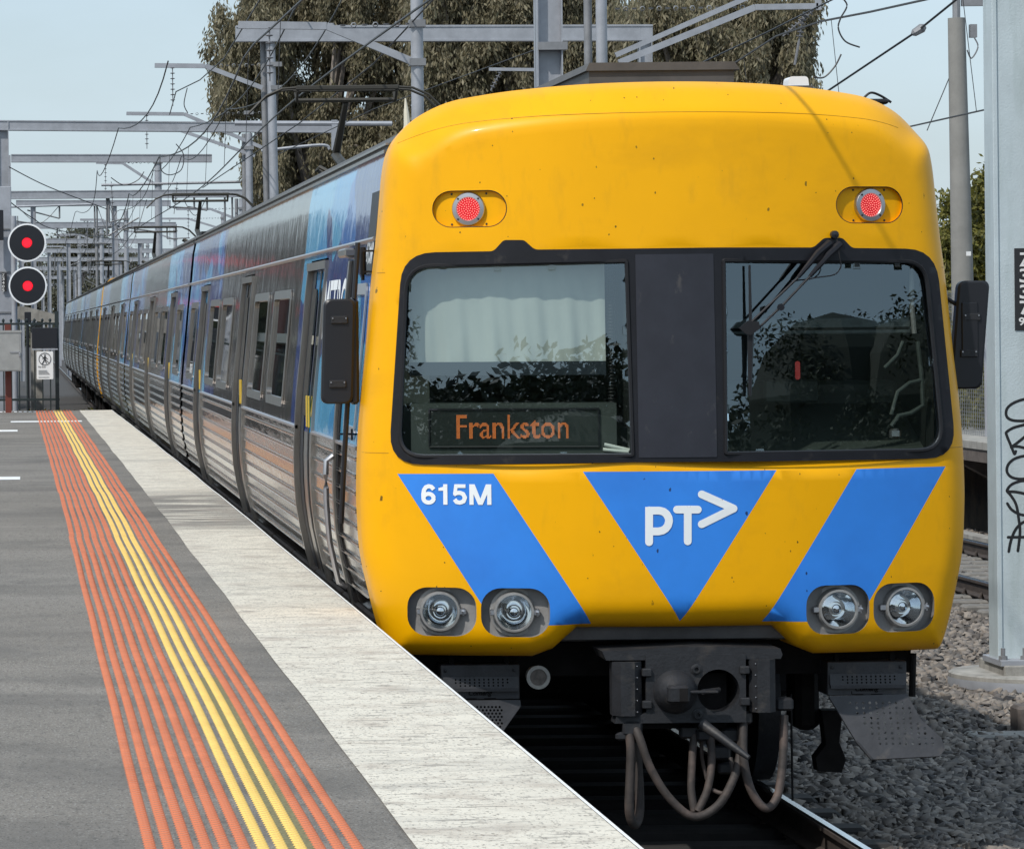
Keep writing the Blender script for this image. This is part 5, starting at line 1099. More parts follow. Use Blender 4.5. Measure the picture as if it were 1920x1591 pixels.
wire('guy_wire', 'thin stay wire running down from the concrete pole', [at(1797, 105, 60), at(1738, 245, 60)], .008)
wire('service_wire', 'thin wire running up to the right gantry across the top of the gum trees', [at(1290, 130, 66), at(1440, 60, 60), at(1570, -5, 55)], .013)
wire('service_wire', 'thin wire rising to the right across the middle gum tree', [at(500, 300, 90), at(700, 205, 80), at(1008, 92, 70)], .010)
wire('service_wire', 'slack wire falling to the right from the left column above the signals', smooth([at(15, 312, 100), at(90, 350, 105), at(200, 392, 112)]), .014)
wire('service_wire', 'slack black cable looping down from the left column to the signals', smooth([at(18, 378, 80), at(60, 408, 90), at(110, 432, 100), at(240, 452, 130)]), .012)
wire('jumper_loop', 'round jumper loop below the cantilever, left of the leaning mast', smooth([at(330, 270, 100), at(344, 290, 100), at(340, 318, 100), at(318, 328, 100), at(302, 318, 100), at(300, 290, 100)]), .013)
wire('jumper_loop', 'hanging jumper below the upper left cantilever', smooth([at(351, 165, 88), at(345, 195, 88), at(352, 212, 88)]), .012)
wire('jumper_loop', 'shallow jumper loop below the short beam', smooth([at(208, 333, 118), at(232, 347, 118), at(258, 338, 118), at(270, 322, 118)]), .014)
wire('messenger_wire', 'second sagging wire toward the distant gantries on the left', [(xtr(y, 2.3), y, cat_z(y, 7.0, .5)) for y in YY if y > 60], .012)
wire('messenger_wire', 'third sagging wire toward the distant gantries, rightmost of the left bundle', [(xtr(y, 4.7), y, cat_z(y, 7.4, .5)) for y in YY if y > 50], .012)
wire('feeder_wire', 'wire from the top left of the gum tree down to the left beams', [at(490, -5, 60), at(420, 110, 75), at(375, 150, 86), at(330, 172, 88), at(318, 215, 95)], .013)

# ================================================================== SIGNAL, COLUMN AND FENCE AT THE PLATFORM END
c_ = at(8, 480, 73.5); e = empty('signal_column', (c_.x, 73.5, -.3)); zt = at(8, 350, 73.5).z+.3
m = MB(); m.box(-.16, .14, -.15, .15, 0, zt, bv=.01); m.build('box_column', M['galv'], e)
m = MB()
for z in (1.6, 2.4, 3.15, 3.9, 4.7): m.box(-.18, .16, -.17, .17, z, z+.03)
m.build('bands', M['galv_d'], e); tag(e, 'square grey steel column standing left of the two red signals', 'steel column')
q = at(7, 509, 73.2); m = MB(); m.box(q.x-.04, q.x+.055, 73.28, 73.32, at(7, 546, 73.2).z, at(7, 511, 73.2).z); o = m.build('number_plate', M['signblack']); o.location = (0, 0, 0)
for i, ch_ in enumerate('Z3405'):
    t = at(5, 514+i*7, 73.2); text('plate_character', ch_, lambda x, y, t=t: (t.x-.012+.045*x, 73.27, t.z-.045+.052*y), M['signwhite'], o, .01)
tag(o, 'small black number plate reading Z3405 on the column beside the signals', 'number plate')
sg_ = at(27, 590, 72.5); e = empty('railway_signal', (sg_.x, 72.5, -.3)); m = MB(); m.tube([(0, 0, 0), (0, 0, at(27, 405, 72.5).z+.3)], .055, 14); m.build('pole', M['galv'], e, True)
for k_, q in enumerate(((50.5, 455), (52, 536))):
    p = at(q[0], q[1], 72.2)-e.location; R_ = 36*72.2/F
    h = MB().lathe(p, (0, -1, 0), [(-.02, R_*.9), (0, R_*.93), (.006, R_*.92), (.008, .10), (-.02, .095)], 48).build('signal_head', M['black'], e, True)
    MB().lathe(p, (0, -1, 0), [(-.02, R_), (.012, R_), (.014, R_*.92), (.0, R_*.915)], 48).build('white_rim', M['whitepaint'], h, True)
    MB().lathe(p, (0, -1, 0), [(-.015, .10), (-.012, .08)], 24).build('lens_ring', M['red_dim'], h); 
    rg = MB(); 
    for rr, kk in ((0, 1), (.02, 6), (.04, 12), (.06, 18), (.074, 22)):
        for i in range(kk): t = 2*PI*i/kk+rr*9; rg.lathe(p+Vector((rr*math.cos(t), 0, rr*math.sin(t))), (0, -1, 0), [(-.008, .0085), (.004, .0003)], 6)
    rg.build('red_light', M['red_glow'], h)
    MB().lathe(p, (0, -1, 0), [(-.010, .084), (-.009, .0003)], 24).build('lens', M['red_glow'], h)
    m = MB(); m.box(p.x-.13, p.x+.13, .02, .22, p.z-.14, p.z+.14, bv=.02); m.tube([(0, 0, p.z), (p.x, .1, p.z)], .03, 8); m.build('housing', M['black'], h)
m = MB(); m.tube(smooth([at(33, 405, 72.5)-e.location, at(36, 500, 72.4)-e.location, at(30, 560, 72.4)-e.location]), .008, 5); m.build('cable', M['rubber'], e)
tag(e, 'railway signal with two round black heads ringed white, both showing red', 'railway signal')
q = at(2, 420, 72); m = MB(); m.box(-.25, .055, -.05, .05, -.28, .28, bv=.01); o = m.build('dark_signal_backboard', M['black']); o.location = at(1, 422, 73.0); tag(o, 'dark backboard cut by the left frame edge, above the number plate', 'signal backboard')
e = empty('palisade_fence', (-.6, 70.5, 1.1))
zt = at(50, 598, 70.5).z-1.1; z1 = at(50, 607, 70.5).z-1.1; z0 = at(50, 749, 70.5).z-1.1
pk = None
for i in range(24):
    x = .56-i*.139+.6
    if pk is None: m = MB(); m.box(-.012, .012, -.012, .012, .0, zt-.05); m.lathe((0, 0, zt-.06), (0, 0, 1), [(0, .012), (.02, .024), (.05, .026), (.075, .001)], 8); pk = m.build('picket', M['darkgreen'], e)
    else: pk2 = pk.copy(); C.objects.link(pk2); pk2.parent = e; pk2.location = (x, 0, 0); continue
    pk.location = (x, 0, 0)
for z in (z0, z1): MB().box(-2.3, 1.32, -.02, .02, z-.02, z+.02).build('rail', M['darkgreen'], e)
xq = at(107, 690, 70.5).x+.6; MB().box(xq-.035, xq+.035, -.035, .035, 0, at(107, 583, 70.5).z-1.1).build('post', M['darkgreen'], e)
tag(e, 'dark green picket fence across the end of the platform', 'fence')
a = at(60, 653, 70.2); b = at(108, 614, 70.2); o = MB().box(a.x, b.x, 70.2, 70.35, a.z, b.z, bv=.01).build('notice_box', M['black']); tag(o, 'blank black notice box on the fence above the No Exit sign', 'notice box')
m = MB().box(a.x, b.x, 70.15, 70.36, a.z-.03, a.z-.005).build('ledge', M['galv'], o)
a = at(69, 711, 70.1); b = at(99.5, 658.5, 70.1); xm = (a.x+b.x)/2
o = MB().prism(rrect(a.x, b.x, a.z, b.z, .02, 3), 70.1, 70.115).build('no_exit_sign', M['signwhite'])
tag(o, 'white No Exit sign with crossed out walking figure fixed to the fence', 'sign')
sh_ = b.x-a.x; czs = b.z-sh_*.46; yf = 70.092; R_ = sh_*.38
polys = []
for i in range(28): t0, t1 = 2*PI*i/28, 2*PI*(i+1)/28; polys.append([(xm+R_*math.cos(t0), czs+R_*math.sin(t0)), (xm+R_*math.cos(t1), czs+R_*math.sin(t1)), (xm+R_*.90*math.cos(t1), czs+R_*.90*math.sin(t1)), (xm+R_*.90*math.cos(t0), czs+R_*.90*math.sin(t0))])
s_ = R_
polys += [capsule((xm-.68*s_, czs+.66*s_), (xm+.68*s_, czs-.66*s_), .011), circ(xm+.02*s_, czs+.62*s_, .13*s_, 10), capsule((xm, czs+.36*s_), (xm-.02*s_, czs-.05*s_), .3*s_), capsule((xm-.04*s_, czs-.05*s_), (xm-.40*s_, czs-.72*s_), .15*s_), capsule((xm+.02*s_, czs-.05*s_), (xm+.22*s_, czs-.66*s_), .15*s_), capsule((xm+.02*s_, czs+.36*s_), (xm+.42*s_, czs+.0*s_), .11*s_), capsule((xm-.02*s_, czs+.36*s_), (xm-.38*s_, czs+.04*s_), .11*s_)]
union_mesh('pictogram', polys, lambda x, z: (x, yf, z), M['signblack'], o)
text('sign_words', 'No Exit', lambda x, y: (a.x+.03+.13*x, yf, b.z-sh_*.98+.03*y), M['signblack'], o, .015)
m = MB()
for i, w_ in enumerate((.16, .17, .19, .21, .0, .20)):
    if w_: z = a.z+.155-.022*i-(0.01 if i == 5 else 0); m.box(a.x+.03, a.x+.03+w_*.95, yf+.001, yf+.006, z, z+.007)
m.build('small_print', mat('small_print_grey', (.25, .25, .25), .6), o)
q = at(16, 770, 68.8); e = empty('control_cabinet', (q.x, 68.8, 1.1)); a = at(-16, 696, 68.6); b = at(40, 619, 68.6)
MB().box(-.055, .055, -.03, .03, -.02, at(16, 608, 68.8).z-1.1).build('post', M['redpost'], e)
m = MB(); m.box(a.x-q.x, b.x-q.x, -.32, -.05, a.z-1.1, b.z-1.1, bv=.006); m.box(a.x-q.x-.01, b.x-q.x+.005, -.34, -.04, b.z-1.14, b.z-1.10); m.build('box', M['cabinet'], e)
MB().box(a.x-q.x+.03, b.x-q.x-.03, -.328, -.32, a.z-1.1+.02, b.z-1.1-.06).build('door', M['cabinet'], e)
m = MB(); z_ = at(30, 660, 68.4).z-1.1; m.box(b.x-q.x-.20, b.x-q.x-.03, -.345, -.328, z_-.01, z_+.01); m.box(b.x-q.x-.05, b.x-q.x-.015, -.36, -.328, z_-.08, z_-.02, bv=.005); m.build('latch', M['satin_steel'], e)
tag(e, 'grey metal control cabinet on a rust red post before the fence', 'cabinet')
q = at(52, 595, 71.5); o = MB().box(-.06, .06, -.05, .05, -.1, .1, bv=.01).build('small_lamp_box', M['black']); o.location = q; MB().tube([(0, 0, -.1), (0, 0, -1.0-(q.z-2.1)-.15)], .02, 6).build('post', M['black'], o); tag(o, 'small black lamp box just behind the fence top', 'lamp box')
# concrete ramp wall and far embankment behind the fence
q = at(30, 606, 100); m = MB(); m.prism([(-3.5, at(0, 585, 100).z), (.2, at(60, 600, 100).z), (1.0, at(108, 606, 100).z), (1.0, at(108, 590, 100).z), (.2, at(60, 575, 100).z), (-3.5, at(0, 560, 100).z)], 100, 101); [m.box(x, x+.3, 100.2, 100.6, -.6, 2.7) for x in (-3, -1.4, .3)]; o = m.build('concrete_wall', M['concrete']); tag(o, 'pale sloping concrete wall seen through the fence', 'wall')
m = MB(); m.prism([(-4, -.9), (1.1, -.9), (1.0, .0), (-4, .35)], 88, 90); o = m.build('low_kerb_wall', M['cream']); tag(o, 'low cream kerb on the ground behind the fence', 'kerb')

# ================================================================== RIGHT SIDE
# pale flanged mast with number plate and marker scrawl
YM = 31.0; xL = at(1864, 1230, YM).x; e = empty('painted_mast', (xL+.15, YM, -.10)); wI = .30
m = MB(); m.box(-.11, .11, -.11, .05, .0, 9.0); m.box(-.15, -.112, -.125, .16, .0, 9.0, bv=.004); m.box(.112, .15, -.125, .16, .0, 9, bv=.004); m.build('pole', M['mast_blue'], e)
m = MB(); m.box(-.17, .40, -.30, .30, -.02, .03, bv=.005); m.build('base_plate', M['galv'], e)
b_ = MB()
for (x, y) in ((-.19+.05, -.24), (.03, -.24), (.22, -.24)): b_.lathe((x, y, .02), (0, 0, 1), [(0, .035), (.04, .035), (.04, .018), (.10, .018), (.10, .0003)], 6)
b_.build('anchor_bolts', M['galv_d'], e)
tag(e, 'pale flanged mast at the right frame edge with black number plate and scrawl', 'mast')
wx = lambda px: at(px, 600, YM).x-e.location.x
m = MB(); m.tube([(wx(1921), -.20, 0), (wx(1921), -.20, 9)], .018, 8); m.build('conduit', M['galv_d'], e, True)
zp0, zp1 = at(1900, 619, YM).z+.10, at(1900, 466, YM).z+.10
pl_ = MB().box(wx(1896), wx(1896)+.19, -.118, -.112, zp0, zp1).build('number_plate', M['signblack'], e)
for i, (ch_, yy0, yy1) in enumerate((('Z', 474, 500), ('3', 504, 530), ('3', 534, 560), ('7', 564, 590))):
    z0_, z1_ = at(1905, yy1, YM).z+.10, at(1905, yy0, YM).z+.10; xx = wx(1905); text('plate_character', ch_, lambda x, y: (xx+.085*x, -.1195, z0_+(z1_-z0_)*y), M['signwhite'], pl_, .02)
z0_, z1_ = at(1905, 610, YM).z+.10, at(1905, 595, YM).z+.10; xx = wx(1903); text('plate_character', '97', lambda x, y: (xx+.10*x, -.1195, z0_+(z1_-z0_)*y), M['signwhite'], pl_, .02)
def gp_(x, y): return (wx(1780+x/4.68), at(1780, 720+y/4.68, YM).z+.10)
G_ = [[(655, 135), (600, 140), (530, 165), (475, 205), (458, 250), (470, 295), (520, 320), (600, 325), (655, 322)], [(655, 350), (590, 365), (520, 385), (462, 420), (462, 450), (490, 520), (510, 570), (528, 612), (540, 590)], [(655, 430), (600, 480), (500, 555)], [(500, 550), (560, 548), (655, 572)],
      [(655, 628), (590, 635), (520, 660), (470, 710), (462, 770), (500, 815), (570, 832), (655, 828)], [(655, 850), (580, 850), (500, 880), (462, 925), (470, 940), (540, 945), (655, 970)], [(462, 940), (500, 985), (540, 1060), (560, 1180), (570, 1300), (550, 1460)], [(462, 1045), (500, 1100), (570, 1140), (655, 1155)], [(655, 1195), (590, 1215), (530, 1275), (490, 1370), (470, 1465)], [(465, 1340), (655, 1340)]]
gp2 = []
for s_ in G_:
    sm = smooth([Vector((*gp_(*p), 0)) for p in s_], 4)
    for p, q in zip(sm[:-1], sm[1:]): gp2.append(capsule((p.x, p.y), (q.x, q.y), .022, 4))
union_mesh('marker_scrawl', gp2, lambda x, z: (x, -.1115 if x > -.112 else -.1265, z), M['graffiti'], e)
o = MB().lathe((0, 0, 0), (0, 0, 1), [(-.3, .74), (0.0, .74), (.01, .72), (.012, .0003)], 40).build('round_footing', M['concrete'], None, True); o.location = (xL+.42, YM+.1, -.20)
MB().lathe((0, 0, 0), (0, 0, 1), [(-.10, .745), (-.06, .748), (-.03, .745)], 40).build('steel_band', M['galv'], o, True)
MB().box(-.42, .6, -.42, .4, .0, .09, bv=.01).build('plinth', M['concrete'], o); tag(o, 'round concrete footing under the pale mast', 'footing')
q = at(1896, 1330, 27.6); o = MB().box(q.x+.05, q.x+.8, q.y, q.y+.25, -.5, q.z+.02, bv=.02).build('cable_pit', M['concrete_d']); tag(o, 'concrete cable pit in the ballast at the right frame edge', 'pit')
o = MB().box(q.x-.35, q.x+.15, q.y-.35, q.y-.05, -.5, gz(q.x)+.055, bv=.015).build('concrete_slab', M['concrete']); tag(o, 'flat concrete slab lying in the ballast before the cable pit', 'slab')
# grey concrete pole behind the train
q = at(1811, 600, 60); e = empty('concrete_pole', (q.x, 60, -.5)); zt = at(1811, 34, 60).z+.5
m = MB(); m.tube([(0, 0, 0), (-.10, 0, zt)], [.20, .13], 16); m.build('shaft', mat('pole_concrete', (.23, .225, .21), .8, var=.1, vs=3), e, True)
m = MB(); m.tube([(-.10, 0, zt), (-.10, 0, zt+.9)], .06, 8); m.box(-.02, .4, -.05, .05, zt+.18, zt+.28); m.box(.10, .2, -.06, .06, zt-.30, zt-.1); m.tube(smooth([(.14, -.1, zt-.3), (.2, -.1, zt-.45), (.1, -.1, zt-.62), (.02, -.16, zt-.5)]), .012, 5); m.build('fittings', M['galv_d'], e)
MB().box(-.04, .03, -.235, -.22, at(1810, 480, 60).z+.5, at(1810, 472, 60).z+.5).build('reflector_tag', M['signwhite'], e); tag(e, 'tall tapered grey concrete pole behind the train at right', 'pole')
# far platform
e = empty('far_platform', (11.9, 46, 0)); tag(e, kind='structure')
m = MB(); m.box(0, 5, 0, 60, .95, 1.06, bv=.01); m.build('deck', M['concrete'], e)
m = MB(); m.box(.02, 5, .02, 60, .80, .95); m.build('deck_edge_beam', M['concrete_d'], e)
rk = MB()
for i in range(50): w_ = .3+.5*rnd.random(); y_ = i*1.2; 
rk = MB()
for i in range(12):
    y_ = .4+i*4.2; m = MB(); m.prism([(.05, .80), (3.5, .80), (3.5, .5), (1.3, .5), (.75, .42)], y_, y_+.3); m.box(.62, .98, y_, y_+.3, -.4, .44); m.build('pier', M['concrete_d'], e)
m = MB(); m.box(1.6, 1.8, 0, 60, -.6, .8); m.build('rear_wall', mat('ochre_bank', (.20, .15, .10), .9, col2=(.07, .06, .05), vs=2), e)
m = MB(); m.box(-.35, -.15, -.5, 60, -.25, -.05); m.build('cable_trough', M['concrete'], e)
# chain-link fence behind the far platform
e = empty('mesh_fence', (12.45, 46, 1.06)); m = MB()
for i in range(260): m.beam((0, i*.10-2, 0), (0, i*.10-2, 1.9), .006, .006, up=(0, 1, 0))
o = m.build('vertical_wires', M['galv_d'], e); m = MB()
for i in range(38): m.beam((0, -2, .05*i), (0, 24, .05*i), .005, .005)
o2 = m.build('horizontal_wires', M['galv_d'], e); tag(o, kind='stuff'); tag(o2, kind='stuff')
for i in range(8): MB().tube([(0, -2+i*3.4, 0), (0, -2+i*3.4, 2)], .03, 8).build('post', M['galv'], e)
tag(e, 'wire mesh fence in front of the shrubs behind the far platform', 'fence')

# ================================================================== TREES
def leaves(C_, rad, n, size, droop, R, squash=(1, 1, 1), wr=.22):
    "leaf quads scattered about clump centres C_ (k,3) of radius rad (k,)"
    k = len(C_); idx = R.randint(0, k, n); d = R.normal(size=(n, 3)); d /= np.linalg.norm(d, axis=1)[:, None]
    r = R.uniform(0, 1, n)**(1/2.2); P = C_[idx]+d*(r*rad[idx])[:, None]*np.array(squash)
    a = R.normal(size=(n, 3)); a[:, 2] -= droop; a /= np.linalg.norm(a, axis=1)[:, None]
    b = np.cross(a, R.normal(size=(n, 3))); b /= np.linalg.norm(b, axis=1)[:, None]
    L_ = (size*R.uniform(.6, 1.4, n))[:, None]; w = L_*wr
    V = np.stack([P, P+a*L_*.5+b*w, P+a*L_, P+a*L_*.5-b*w], 1).reshape(-1, 3)
    return V, np.arange(4*n).reshape(-1, 4)
def tree(name, label, cat, base, trunk_h, crown, nclump, nleaf, leaf, mt, seed, group=None, droop=1.2, trunk_r=.35, crad=(.5, 1.2), holes=.0, nlimb=9, core=False):
    "crown: list of ellipsoids (dx,dz,rx,ry,rz) relative to base"
    R = np.random.RandomState(seed); e = empty(name, base); Cs = []; Rs = []
    vol = np.array([c[2]*c[3]*c[4] for c in crown]); vol /= vol.sum()
    for c, v in zip(crown, vol):
        k = max(3, int(nclump*v)); d = R.normal(size=(k, 3)); d /= np.linalg.norm(d, axis=1)[:, None]; r = R.uniform(.35, 1, k)**.6
        P = d*r[:, None]*np.array([c[2], c[3], c[4]])+np.array([c[0], 0, c[1]]); Cs.append(P); Rs.append(R.uniform(*crad, k))
    Cs = np.concatenate(Cs); Rs = np.concatenate(Rs)
    V, Q = leaves(Cs, Rs, nleaf, leaf, droop, R, (1, 1, .95), .17 if mt is M['gum'] else .22); o = mesh_np('crown', V, Q, mt, e); 
    if core:
        m = MB()
        for c in crown:
            for k in range(5): m.lathe((c[0]+R.uniform(-.35, .35)*c[2], R.uniform(-.3, .3)*c[3], c[1]+R.uniform(-.25, .15)*c[4]), (0, 0, 1), [(math.cos(t)*c[4]*.72, math.sin(t)*c[2]*.60) for t in np.linspace(PI, 0, 8)], 9)
        m.build('crown_core', mt, e)
    m = MB(); top = trunk_h; m.tube(smooth([(0, 0, -.3), (.15, 0, top*.35), (-.1, 0, top*.7), (.1, 0, top)]), [trunk_r*(1-.6*i/18) for i in range(19)], 8)
    for i in range(nlimb):
        j = R.randint(len(Cs)); t = Cs[j]; s = Vector((.05, 0, top*R.uniform(.5, .98))); mid = (s+Vector(t))/2+Vector((0, 0, -.1*abs(t[2]-s.z)))
        m.tube(smooth([s, mid, Vector(t)]), [trunk_r*.42*(1-.85*q/12)+.01 for q in range(13)], 5)
    m.build('trunk', M['bark'], e, True)
    tag(e, label, cat, group); return e
def crown_px(Y, bx, ells):
    out = []
    for (px, py, rx, rz, ry) in ells: p = at(px, py, Y); out.append((p.x-bx, p.z+.5, rx*Y/F, ry, rz*Y/F))
    return out
def gum(label, Yt, px, th, ells, nleaf, seed, nl, ncl):
    "each crown mass is broken into many drooping sprays so that sky and dark gaps show between them"
    R = np.random.RandomState(seed+100); bx = at(px, 600, Yt).x; out = []
    for (ex, ey, rx, rz, ry) in ells:
        k = max(5, int(rx*rz/ncl))
        for _ in range(k):
            a = R.uniform(0, 2*PI); r = R.uniform(0, 1)**.5; out.append((ex+rx*r*math.cos(a), ey+rz*r*math.sin(a), R.uniform(16, 34), R.uniform(18, 46), R.uniform(.4, 1.0)))
    el = []
    for e_ in out: p = at(e_[0], e_[1], Yt); el.append((p.x-bx, p.z+.5, e_[2]*Yt/F, e_[4], e_[3]*Yt/F))
    V = []; o_ = R.uniform(-2.2, 2.2, len(el))
    e = empty('gum_tree', (bx, Yt, -.5)); Cs = np.array([(c[0], o_[q], c[1]) for q, c in enumerate(el)]); rd = np.array([(c[2], c[3], c[4]) for c in el])
    sub = []; n_s = 9
    for q in range(len(el)):
        d = R.normal(size=(n_s, 3)); d /= np.linalg.norm(d, axis=1)[:, None]; sub.append(Cs[q]+d*rd[q]*R.uniform(.5, 1.05, (n_s, 1)))
    sub = np.concatenate(sub); idx = R.randint(0, len(sub), nleaf); off = R.normal(size=(nleaf, 3))*np.array([.105, .13, .19]); P = sub[idx]+off; P[:, 2] -= np.abs(R.normal(size=nleaf))*.22
    a = R.normal(size=(nleaf, 3))*.55; a[:, 2] -= 1.3; a /= np.linalg.norm(a, axis=1)[:, None]; b = np.cross(a, R.normal(size=(nleaf, 3))); b /= np.linalg.norm(b, axis=1)[:, None]
    L_ = (.17*R.uniform(.6, 1.4, nleaf))[:, None]; w = L_*.16
    V = np.stack([P, P+a*L_*.5+b*w, P+a*L_, P+a*L_*.5-b*w], 1).reshape(-1, 3)
    mesh_np('crown', V, np.arange(4*nleaf).reshape(-1, 4), M['gum'], e)
    m = MB(); m.tube(smooth([(0, 0, -.3), (.2, 0, th*.35), (-.15, 0, th*.7), (.1, 0, th)]), [.42*(1-.6*i/18) for i in range(19)], 8)
    for i in range(nl):
        t = Vector(Cs[R.randint(len(Cs))]); s0 = Vector((.05, 0, th*R.uniform(.55, .98))); mid = (s0+t)/2+Vector((0, 0, -.12*abs(t.z-s0.z)))
        m.tube(smooth([s0, mid, t]), [.16*(1-.85*q/12)+.012 for q in range(13)], 5)
    m.build('trunk', M['bark'], e, True); tag(e, label, 'tree', 'big gum trees'); return e
gum('large gum tree with drooping crown, leftmost of the big trees behind the gantries', 118, 600, 9, [(480, 60, 70, 95, 0), (560, 10, 110, 70, 0), (700, 0, 120, 60, 0), (430, 150, 30, 50, 0), (490, 150, 60, 40, 0), (730, 120, 60, 60, 0), (560, 190, 60, 40, 0), (600, 290, 115, 65, 0), (500, 310, 45, 40, 0), (690, 250, 70, 50, 0), (640, 110, 60, 40, 0)], 175000, 3, 60, 165)
gum('dense gum tree behind the wide flanged column, middle of the big trees', 112, 930, 8, [(880, 110, 110, 105, 0), (1000, 60, 105, 110, 0), (1090, 80, 70, 90, 0), (930, 0, 160, 50, 0), (830, 60, 50, 120, 0)], 200000, 4, 24, 112)
gum('airy gum tree at the right end of the big trees, sky showing through', 105, 1340, 8.5, [(1220, 70, 70, 80, 0), (1330, 30, 110, 45, 0), (1340, 120, 80, 45, 0), (1450, 50, 65, 70, 0), (1485, 130, 28, 45, 0), (1420, 110, 60, 50, 0)], 80000, 5, 70, 200)
# shrubs and small trees on the right
Yt = 78
for i, (px, ells, lb) in enumerate(((1785, [(1795, 470, 40, 70, 1.2), (1780, 560, 45, 110, 1.5), (1800, 640, 40, 90, 1.2), (1785, 390, 18, 30, .7)], 'olive green shrub between the train and the concrete pole'), (1850, [(1850, 420, 40, 80, 1.3), (1840, 520, 50, 110, 1.5), (1850, 650, 50, 110, 1.4), (1862, 350, 18, 40, .6)], 'tall yellow green shrub right of the concrete pole'), (1900, [(1900, 400, 40, 110, 1.4), (1900, 600, 50, 150, 1.6)], 'shrub hidden mostly behind the pale mast'))):
    bx = at(px, 600, Yt+i).x; tree('roadside_shrub', lb, 'shrub', (bx, Yt+i, -.5), 5.0, crown_px(Yt+i, bx, ells), 90, 21000, .13, M['shrub'], 20+i, 'shrubs behind the far platform', droop=.1, trunk_r=.09, crad=(.2, .5), nlimb=26)
bx = at(1835, 600, 76).x
tree('ivy_hedge', 'dark low hedge behind the wire mesh fence', 'hedge', (at(1850, 600, 57).x, 57, 1.06), 1.5, [(-.6, .6, .7, 3.5, .9), (.3, .7, .8, 3.5, 1.0), (1.2, .7, .8, 3.5, 1.0)], 90, 24000, .09, M['shrub'], 31, droop=.4, trunk_r=.05, crad=(.2, .4), nlimb=4)
# distant trees left
for i, (px, py, rx, rz, Y, lb) in enumerate(((150, 462, 62, 30, 330, 'flat topped distant tree behind the lower signal head'), (225, 500, 70, 26, 380, 'distant tree right of the signals above the far train roof'), (90, 520, 70, 34, 420, 'distant tree directly behind the lower signal head'), (30, 560, 60, 30, 460, 'far tree at the left frame edge behind the fence'), (150, 555, 55, 32, 350, 'low distant tree where the tracks vanish'))):
    bx = at(px, 600, Y).x; c_ = crown_px(Y, bx, [(px, py, rx, rz, 3), (px-rx*.4, py+rz*.7, rx*.55, rz*.6, 2), (px+rx*.4, py+rz*.6, rx*.5, rz*.6, 2)])
    tree('distant_tree', lb, 'tree', (bx, Y, -.6), max(2, c_[0][1]), c_, 90, 17000, .30, M['farleaf'], 40+i, 'distant trees down the line', droop=.3, trunk_r=.3, crad=(.5, 1.4), nlimb=14)
R = np.random.RandomState(77); k = 260; Cs = np.stack([R.uniform(-70, 120, k), R.uniform(520, 600, k), R.uniform(0, 3.6, k)], -1); V, Q = leaves(Cs, R.uniform(1.5, 3.2, k), 30000, 1.0, .2, R)
tag(mesh_np('far_woodland', V, Q, M['farleaf']), 'far low woodland along the horizon', kind='stuff')
# scrub on the ground beyond the platform end
R = np.random.RandomState(78); k = 300; Cs = np.stack([R.uniform(-6, 2.2, k), R.uniform(74, 120, k), R.uniform(-.45, -.1, k)], -1); V, Q = leaves(Cs, R.uniform(.2, .4, k), 14000, .16, -.6, R)
tag(mesh_np('weeds', V, Q, M['shrub']), kind='stuff')
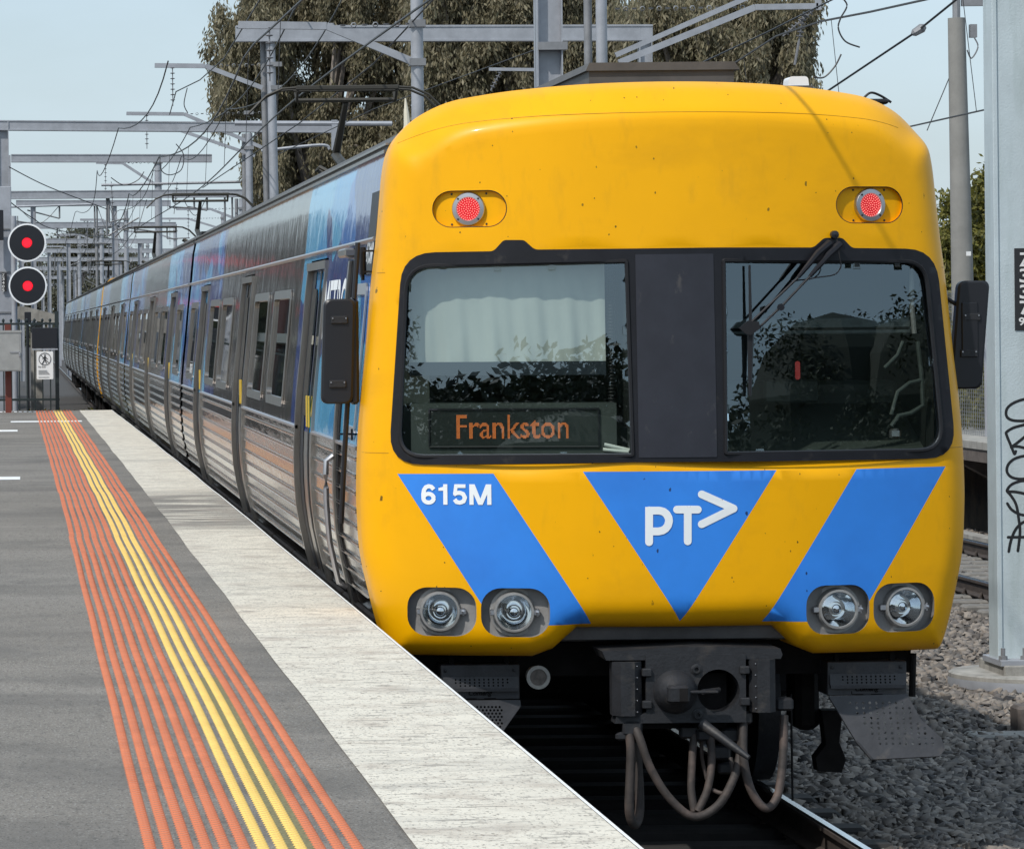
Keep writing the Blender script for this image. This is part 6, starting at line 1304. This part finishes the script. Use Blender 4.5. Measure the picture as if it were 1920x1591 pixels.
# ------------------------------------------------------------------ surroundings seen as reflections in the train
e = empty('station_building', (-6.0, 82, -.5)); wb = MB(); wb.box(-3, 4, -6, 8, 0, 6.1); wb.build('wall', mat('dark_render', (.055, .06, .058), .8, var=.3, vs=1), e)
MB().box(4.0, 4.06, 3.5, 8.0, 1.5, 6.1).build('brick_bay', M['brick'], e)
MB().box(4.0, 4.25, -6, 8, 3.45, 3.62).build('awning', M['cream'], e); MB().box(4.0, 4.05, -6, 8, 1.2, 1.5).build('sill_band', M['cream'], e)
for i in range(3): MB().box(4.0, 4.04, -5+i*4.4, -2.6+i*4.4, 1.7, 3.3).build('window', M['sideglass'], e)
tag(e, 'dark station building with one red brick bay beyond the platform end', 'building')
M['hedge'] = leafmat('hedge_leaf', [(.018, .022, .010), (.06, .065, .03), (.035, .045, .018)], tl=.1)
for i, (x, y, s_) in enumerate(((-4.4, 97, 1.1), (-4.6, 109, 1.15), (-4.8, 122, 1.1), (-5.0, 137, 1.2), (-5.4, 155, 1.25), (-6.0, 178, 1.3))):
    tree('lineside_tree', 'dark lineside tree, %s behind the station building' % ['first', 'second', 'third', 'fourth', 'fifth', 'sixth'][i], 'tree', (x, y, -.5), 4, [(0, 3.3*s_, 3.0, 8.5, 2.1*s_), (.5, 1.7, 2.8, 8.5, 1.9)], 120, 16000, .6, M['hedge'], 80+i, 'trees left of the line', crad=(.7, 1.3))
words = ['first', 'second', 'third', 'fourth', 'fifth', 'sixth', 'seventh', 'eighth', 'ninth', 'tenth']
for i, (az, d_, h_) in enumerate(((35.5, 68, 7.8), (41.5, 61, 9.6), (47, 60, 11.0), (-15, 62, 8.8), (-21, 60, 8.6), (-27, 60, 9.6))):
    x = 4.1+d_*math.sin(math.radians(az)); y = 20-d_*math.cos(math.radians(az)); s_ = h_/9.2
    tree('lineside_tree', 'dark tree far behind the camera, %s in the ring around it' % words[i], 'tree', (x, y, -.5), 4, [(0, 6.2*s_, 3.2, 3.2, 3.0*s_), (-1.5, 2.6*s_, 3.4, 3.4, 3.0*s_), (1.5, 2.6*s_, 3.4, 3.4, 3.0*s_)], 150, 90000, .13, M['hedge'], 60+i, 'trees behind the camera', droop=.2, crad=(.5, 1.2), nlimb=4, core=True)

for i, (az, d_, h_) in enumerate(((39, 74, 8.6), (44.5, 72, 10.2), (50, 72, 11.2), (-17, 72, 9.9), (-23, 72, 10.2), (-11, 74, 9.6), (-29, 72, 10.4), (-20, 74, 10.0))):
    x = 4.1+d_*math.sin(math.radians(az)); y = 20-d_*math.cos(math.radians(az)); s_ = h_/9.4
    tree('lineside_tree', 'dense back row tree behind the camera, %s of its row' % words[i], 'tree', (x, y, -.5), 4, [(0, 6.0*s_, 4.2, 3.2, 2.9*s_), (-1.5, 2.6*s_, 4.4, 3.4, 3.2*s_), (1.5, 2.6*s_, 4.4, 3.4, 3.2*s_)], 150, 60000, .30, M['hedge'], 160+i, 'back row of trees behind the camera', droop=.2, crad=(.6, 1.4), nlimb=3, core=True)
